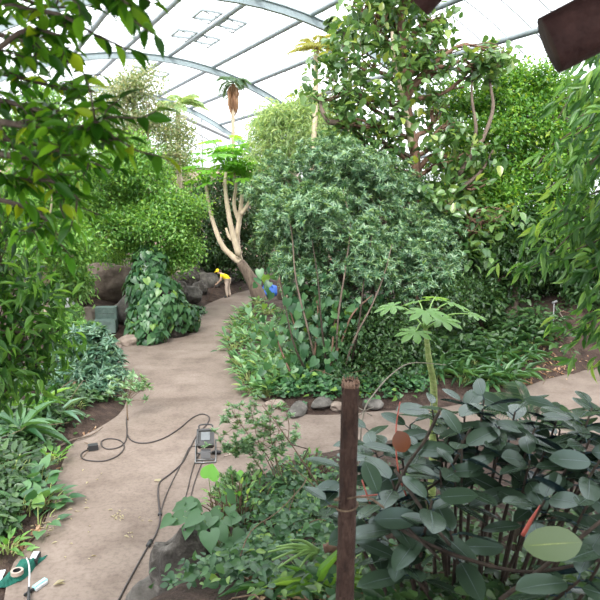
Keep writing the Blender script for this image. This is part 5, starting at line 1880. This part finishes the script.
names = list(SKEL)
V = [SKEL[q] for q in names]
ed = [('pelvis', 'waist'), ('waist', 'chest'), ('chest', 'neck'), ('neck', 'head'), ('head', 'crown')]
for s in 'LR':
    ed += [('pelvis', 'hip' + s), ('hip' + s, 'knee' + s), ('knee' + s, 'ank' + s), ('ank' + s, 'toe' + s), ('chest', 'sh' + s), ('sh' + s, 'el' + s), ('el' + s, 'wr' + s), ('wr' + s, 'ha' + s)]
rad = {'pelvis': .14, 'waist': .13, 'chest': .15, 'neck': .06, 'head': .10, 'crown': .085, 'hip': .09, 'knee': .06, 'ank': .042, 'toe': .035, 'sh': .06, 'el': .043, 'wr': .03, 'ha': .035}
radii = [rad[q] if q in rad else rad[q[:-1]] for q in names]
E_ = [(names.index(a), names.index(b)) for a, b in ed]
for s in 'LR':    # five fingers per hand, closing round the tool handle
    h = np.array(SKEL['ha' + s])
    hi = names.index('ha' + s)
    for q in range(5):
        off = (q - 1.5) * .018
        th = q == 4
        pts = [h + [-.02, off, -.03 if not th else .01], h + [-.05, off, -.05 if not th else -.01], h + [-.03, off, -.085 if not th else -.05]]
        k0 = len(V)
        V += [tuple(p) for p in pts]
        radii += [.011, .0095, .008]
        E_ += [(hi, k0), (k0, k0 + 1), (k0 + 1, k0 + 2)]
skin('body', V, E_, radii, 0, 'skin', per)


def sub_skin(name, keys, edges, rr, mat):
    vv = [SKEL[k] for k in keys]
    return skin(name, vv, [(keys.index(a), keys.index(b)) for a, b in edges], rr, 0, mat, per)


SKEL['slL'] = tuple((np.array(SKEL['shL']) + np.array(SKEL['elL'])) / 2)
SKEL['slR'] = tuple((np.array(SKEL['shR']) + np.array(SKEL['elR'])) / 2)
SKEL['hem'] = (.09, 0, .80)
sub_skin('shirt', ['chest', 'waist', 'hem', 'shL', 'slL', 'shR', 'slR'], [('chest', 'waist'), ('waist', 'hem'), ('chest', 'shL'), ('shL', 'slL'), ('chest', 'shR'), ('shR', 'slR')], [.185, .165, .18, .085, .07, .085, .07], 'yellow')
sub_skin('trousers', ['pelvis', 'hipL', 'kneeL', 'ankL', 'hipR', 'kneeR', 'ankR'], [('pelvis', 'hipL'), ('hipL', 'kneeL'), ('kneeL', 'ankL'), ('pelvis', 'hipR'), ('hipR', 'kneeR'), ('kneeR', 'ankR')], [.15, .11, .08, .062, .11, .08, .062], 'beige')
for s in 'LR':
    sub_skin('boot', ['ank' + s, 'toe' + s], [('ank' + s, 'toe' + s)], [.062, .05], 'black')
mb = MB()
hd_ = np.array(SKEL['crown'])
dirh = unit(hd_ - np.array(SKEL['neck']))
add_tube(mb, [hd_ - dirh * .07 + Z * .04, hd_ - dirh * .01 + Z * .05, hd_ + dirh * .05 + Z * .05, hd_ + dirh * .09 + Z * .03], [.085, .105, .085, .02], 14)
add_tube(mb, [hd_ + dirh * .02 + Z * .00, hd_ + dirh * .025 + Z * .012], [.15, .14], 16)
mb.build('hat', M['yellow'], per, (0, 0, 0))
mb = MB()
f0 = hd_ - Z * .07
add_tube(mb, [f0 + [0, 0, .01], f0 + [-.005, 0, -.03]], [.02, .008], 6)
for sg in (-1, 1):
    add_tube(mb, [np.array(SKEL['head']) + [0, sg * .095, 0], np.array(SKEL['head']) + [.01, sg * .115, .0]], [.02, .028], 7)
mb.build('nose_and_ears', M['skin'], per, (0, 0, 0))
mb = MB()
for sg in (-1, 1):
    add_tube(mb, [f0 + [.03, sg * .035, .03], f0 + [.028, sg * .035, .01]], [.014, .008], 6)
mb.build('eyes', M['black'], per, (0, 0, 0))
mb = MB()
add_tube(mb, smooth_line([np.array(SKEL['head']) + [.06, 0, -.0], np.array(SKEL['head']) + [.05, 0, .06], hd_ + [.03, 0, .05]], 3), [.07, .095, .08], 10)
mb.build('hair', M['bark_dark'], per, (0, 0, 0))
# long tool held in both hands
w = np.array(per.location)
hn = (w + np.array(SKEL['haR']) * .9 + [-.03, 0, -.04])
h2 = (w + np.array(SKEL['haL']) * .9 + [-.03, 0, -.04])
ft = np.array([*G(208, 302)[:2], .03])
rk = thing('long_rake', ft, 'long dark handled tool held by the bending person', 'tool')
mb = MB()
d = unit(h2 - ft)
add_tube(mb, [ft, h2, h2 + d * .25], .022, 8)
mb.build('shaft', M['bark_dark'], rk, ft)
mb = MB()
add_tube(mb, [ft + [-.2, .1, .02], ft + [.2, -.1, .02]], .02, 6)
for q in range(7):
    c = ft + np.array([-.2, .1, .02]) + np.array([.4, -.2, 0]) * q / 6
    add_tube(mb, [c, c + [-.03, -.03, -.04]], .008, 5)
mb.build('rake_head', M['bark_dark'], rk, ft)

# ------------------------------------------------------------------ sky, light and camera
wd = bpy.data.worlds.new('World')
bpy.context.scene.world = wd
wd.use_nodes = True
nt = wd.node_tree
nt.nodes.clear()
out = nt.nodes.new('ShaderNodeOutputWorld')
bgn = nt.nodes.new('ShaderNodeBackground')
tc = nt.nodes.new('ShaderNodeTexCoord')
sx = nt.nodes.new('ShaderNodeSeparateXYZ')
nt.links.new(tc.outputs['Generated'], sx.inputs[0])
cr = ramp(nt, [(0.0, (.30, .31, .32)), (.12, (.62, .65, .68)), (.5, (.92, .96, 1.0)), (1.0, (1.0, 1.0, 1.0))])
nt.links.new(sx.outputs[2], cr.inputs[0])
nt.links.new(cr.outputs[0], bgn.inputs[0])
bgn.inputs[1].default_value = 3.9
nt.links.new(bgn.outputs[0], out.inputs[0])
sd = bpy.data.lights.new('sun', 'SUN')
sd.energy = 6.5
sd.angle = math.radians(22)
sd.color = (1.0, .97, .92)
so = bpy.data.objects.new('sun', sd)
C.objects.link(so)
so.rotation_euler = (math.radians(47), math.radians(-10), 0)
so.location = (0, 0, 20)

cd = bpy.data.cameras.new('camera')
cd.sensor_width = 36
cd.lens = 36 * F_PX / 600
cd.clip_end = 200
cd.dof.use_dof = True
cd.dof.focus_distance = 8.5
cd.dof.aperture_fstop = 4.8
co = bpy.data.objects.new('camera', cd)
C.objects.link(co)
co.location = CAM
co.rotation_euler = (math.pi / 2 - TH, 0, 0)
sc = bpy.context.scene
sc.camera = co
sc.view_settings.view_transform = 'Standard'
sc.view_settings.look = 'None'
sc.view_settings.exposure = 0.2
sc.view_settings.gamma = 1.0
sc.view_settings.use_curve_mapping = False
sc.cycles.max_bounces = 8
sc.cycles.diffuse_bounces = 4
sc.cycles.transparent_max_bounces = 16
sc.cycles.use_denoising = True
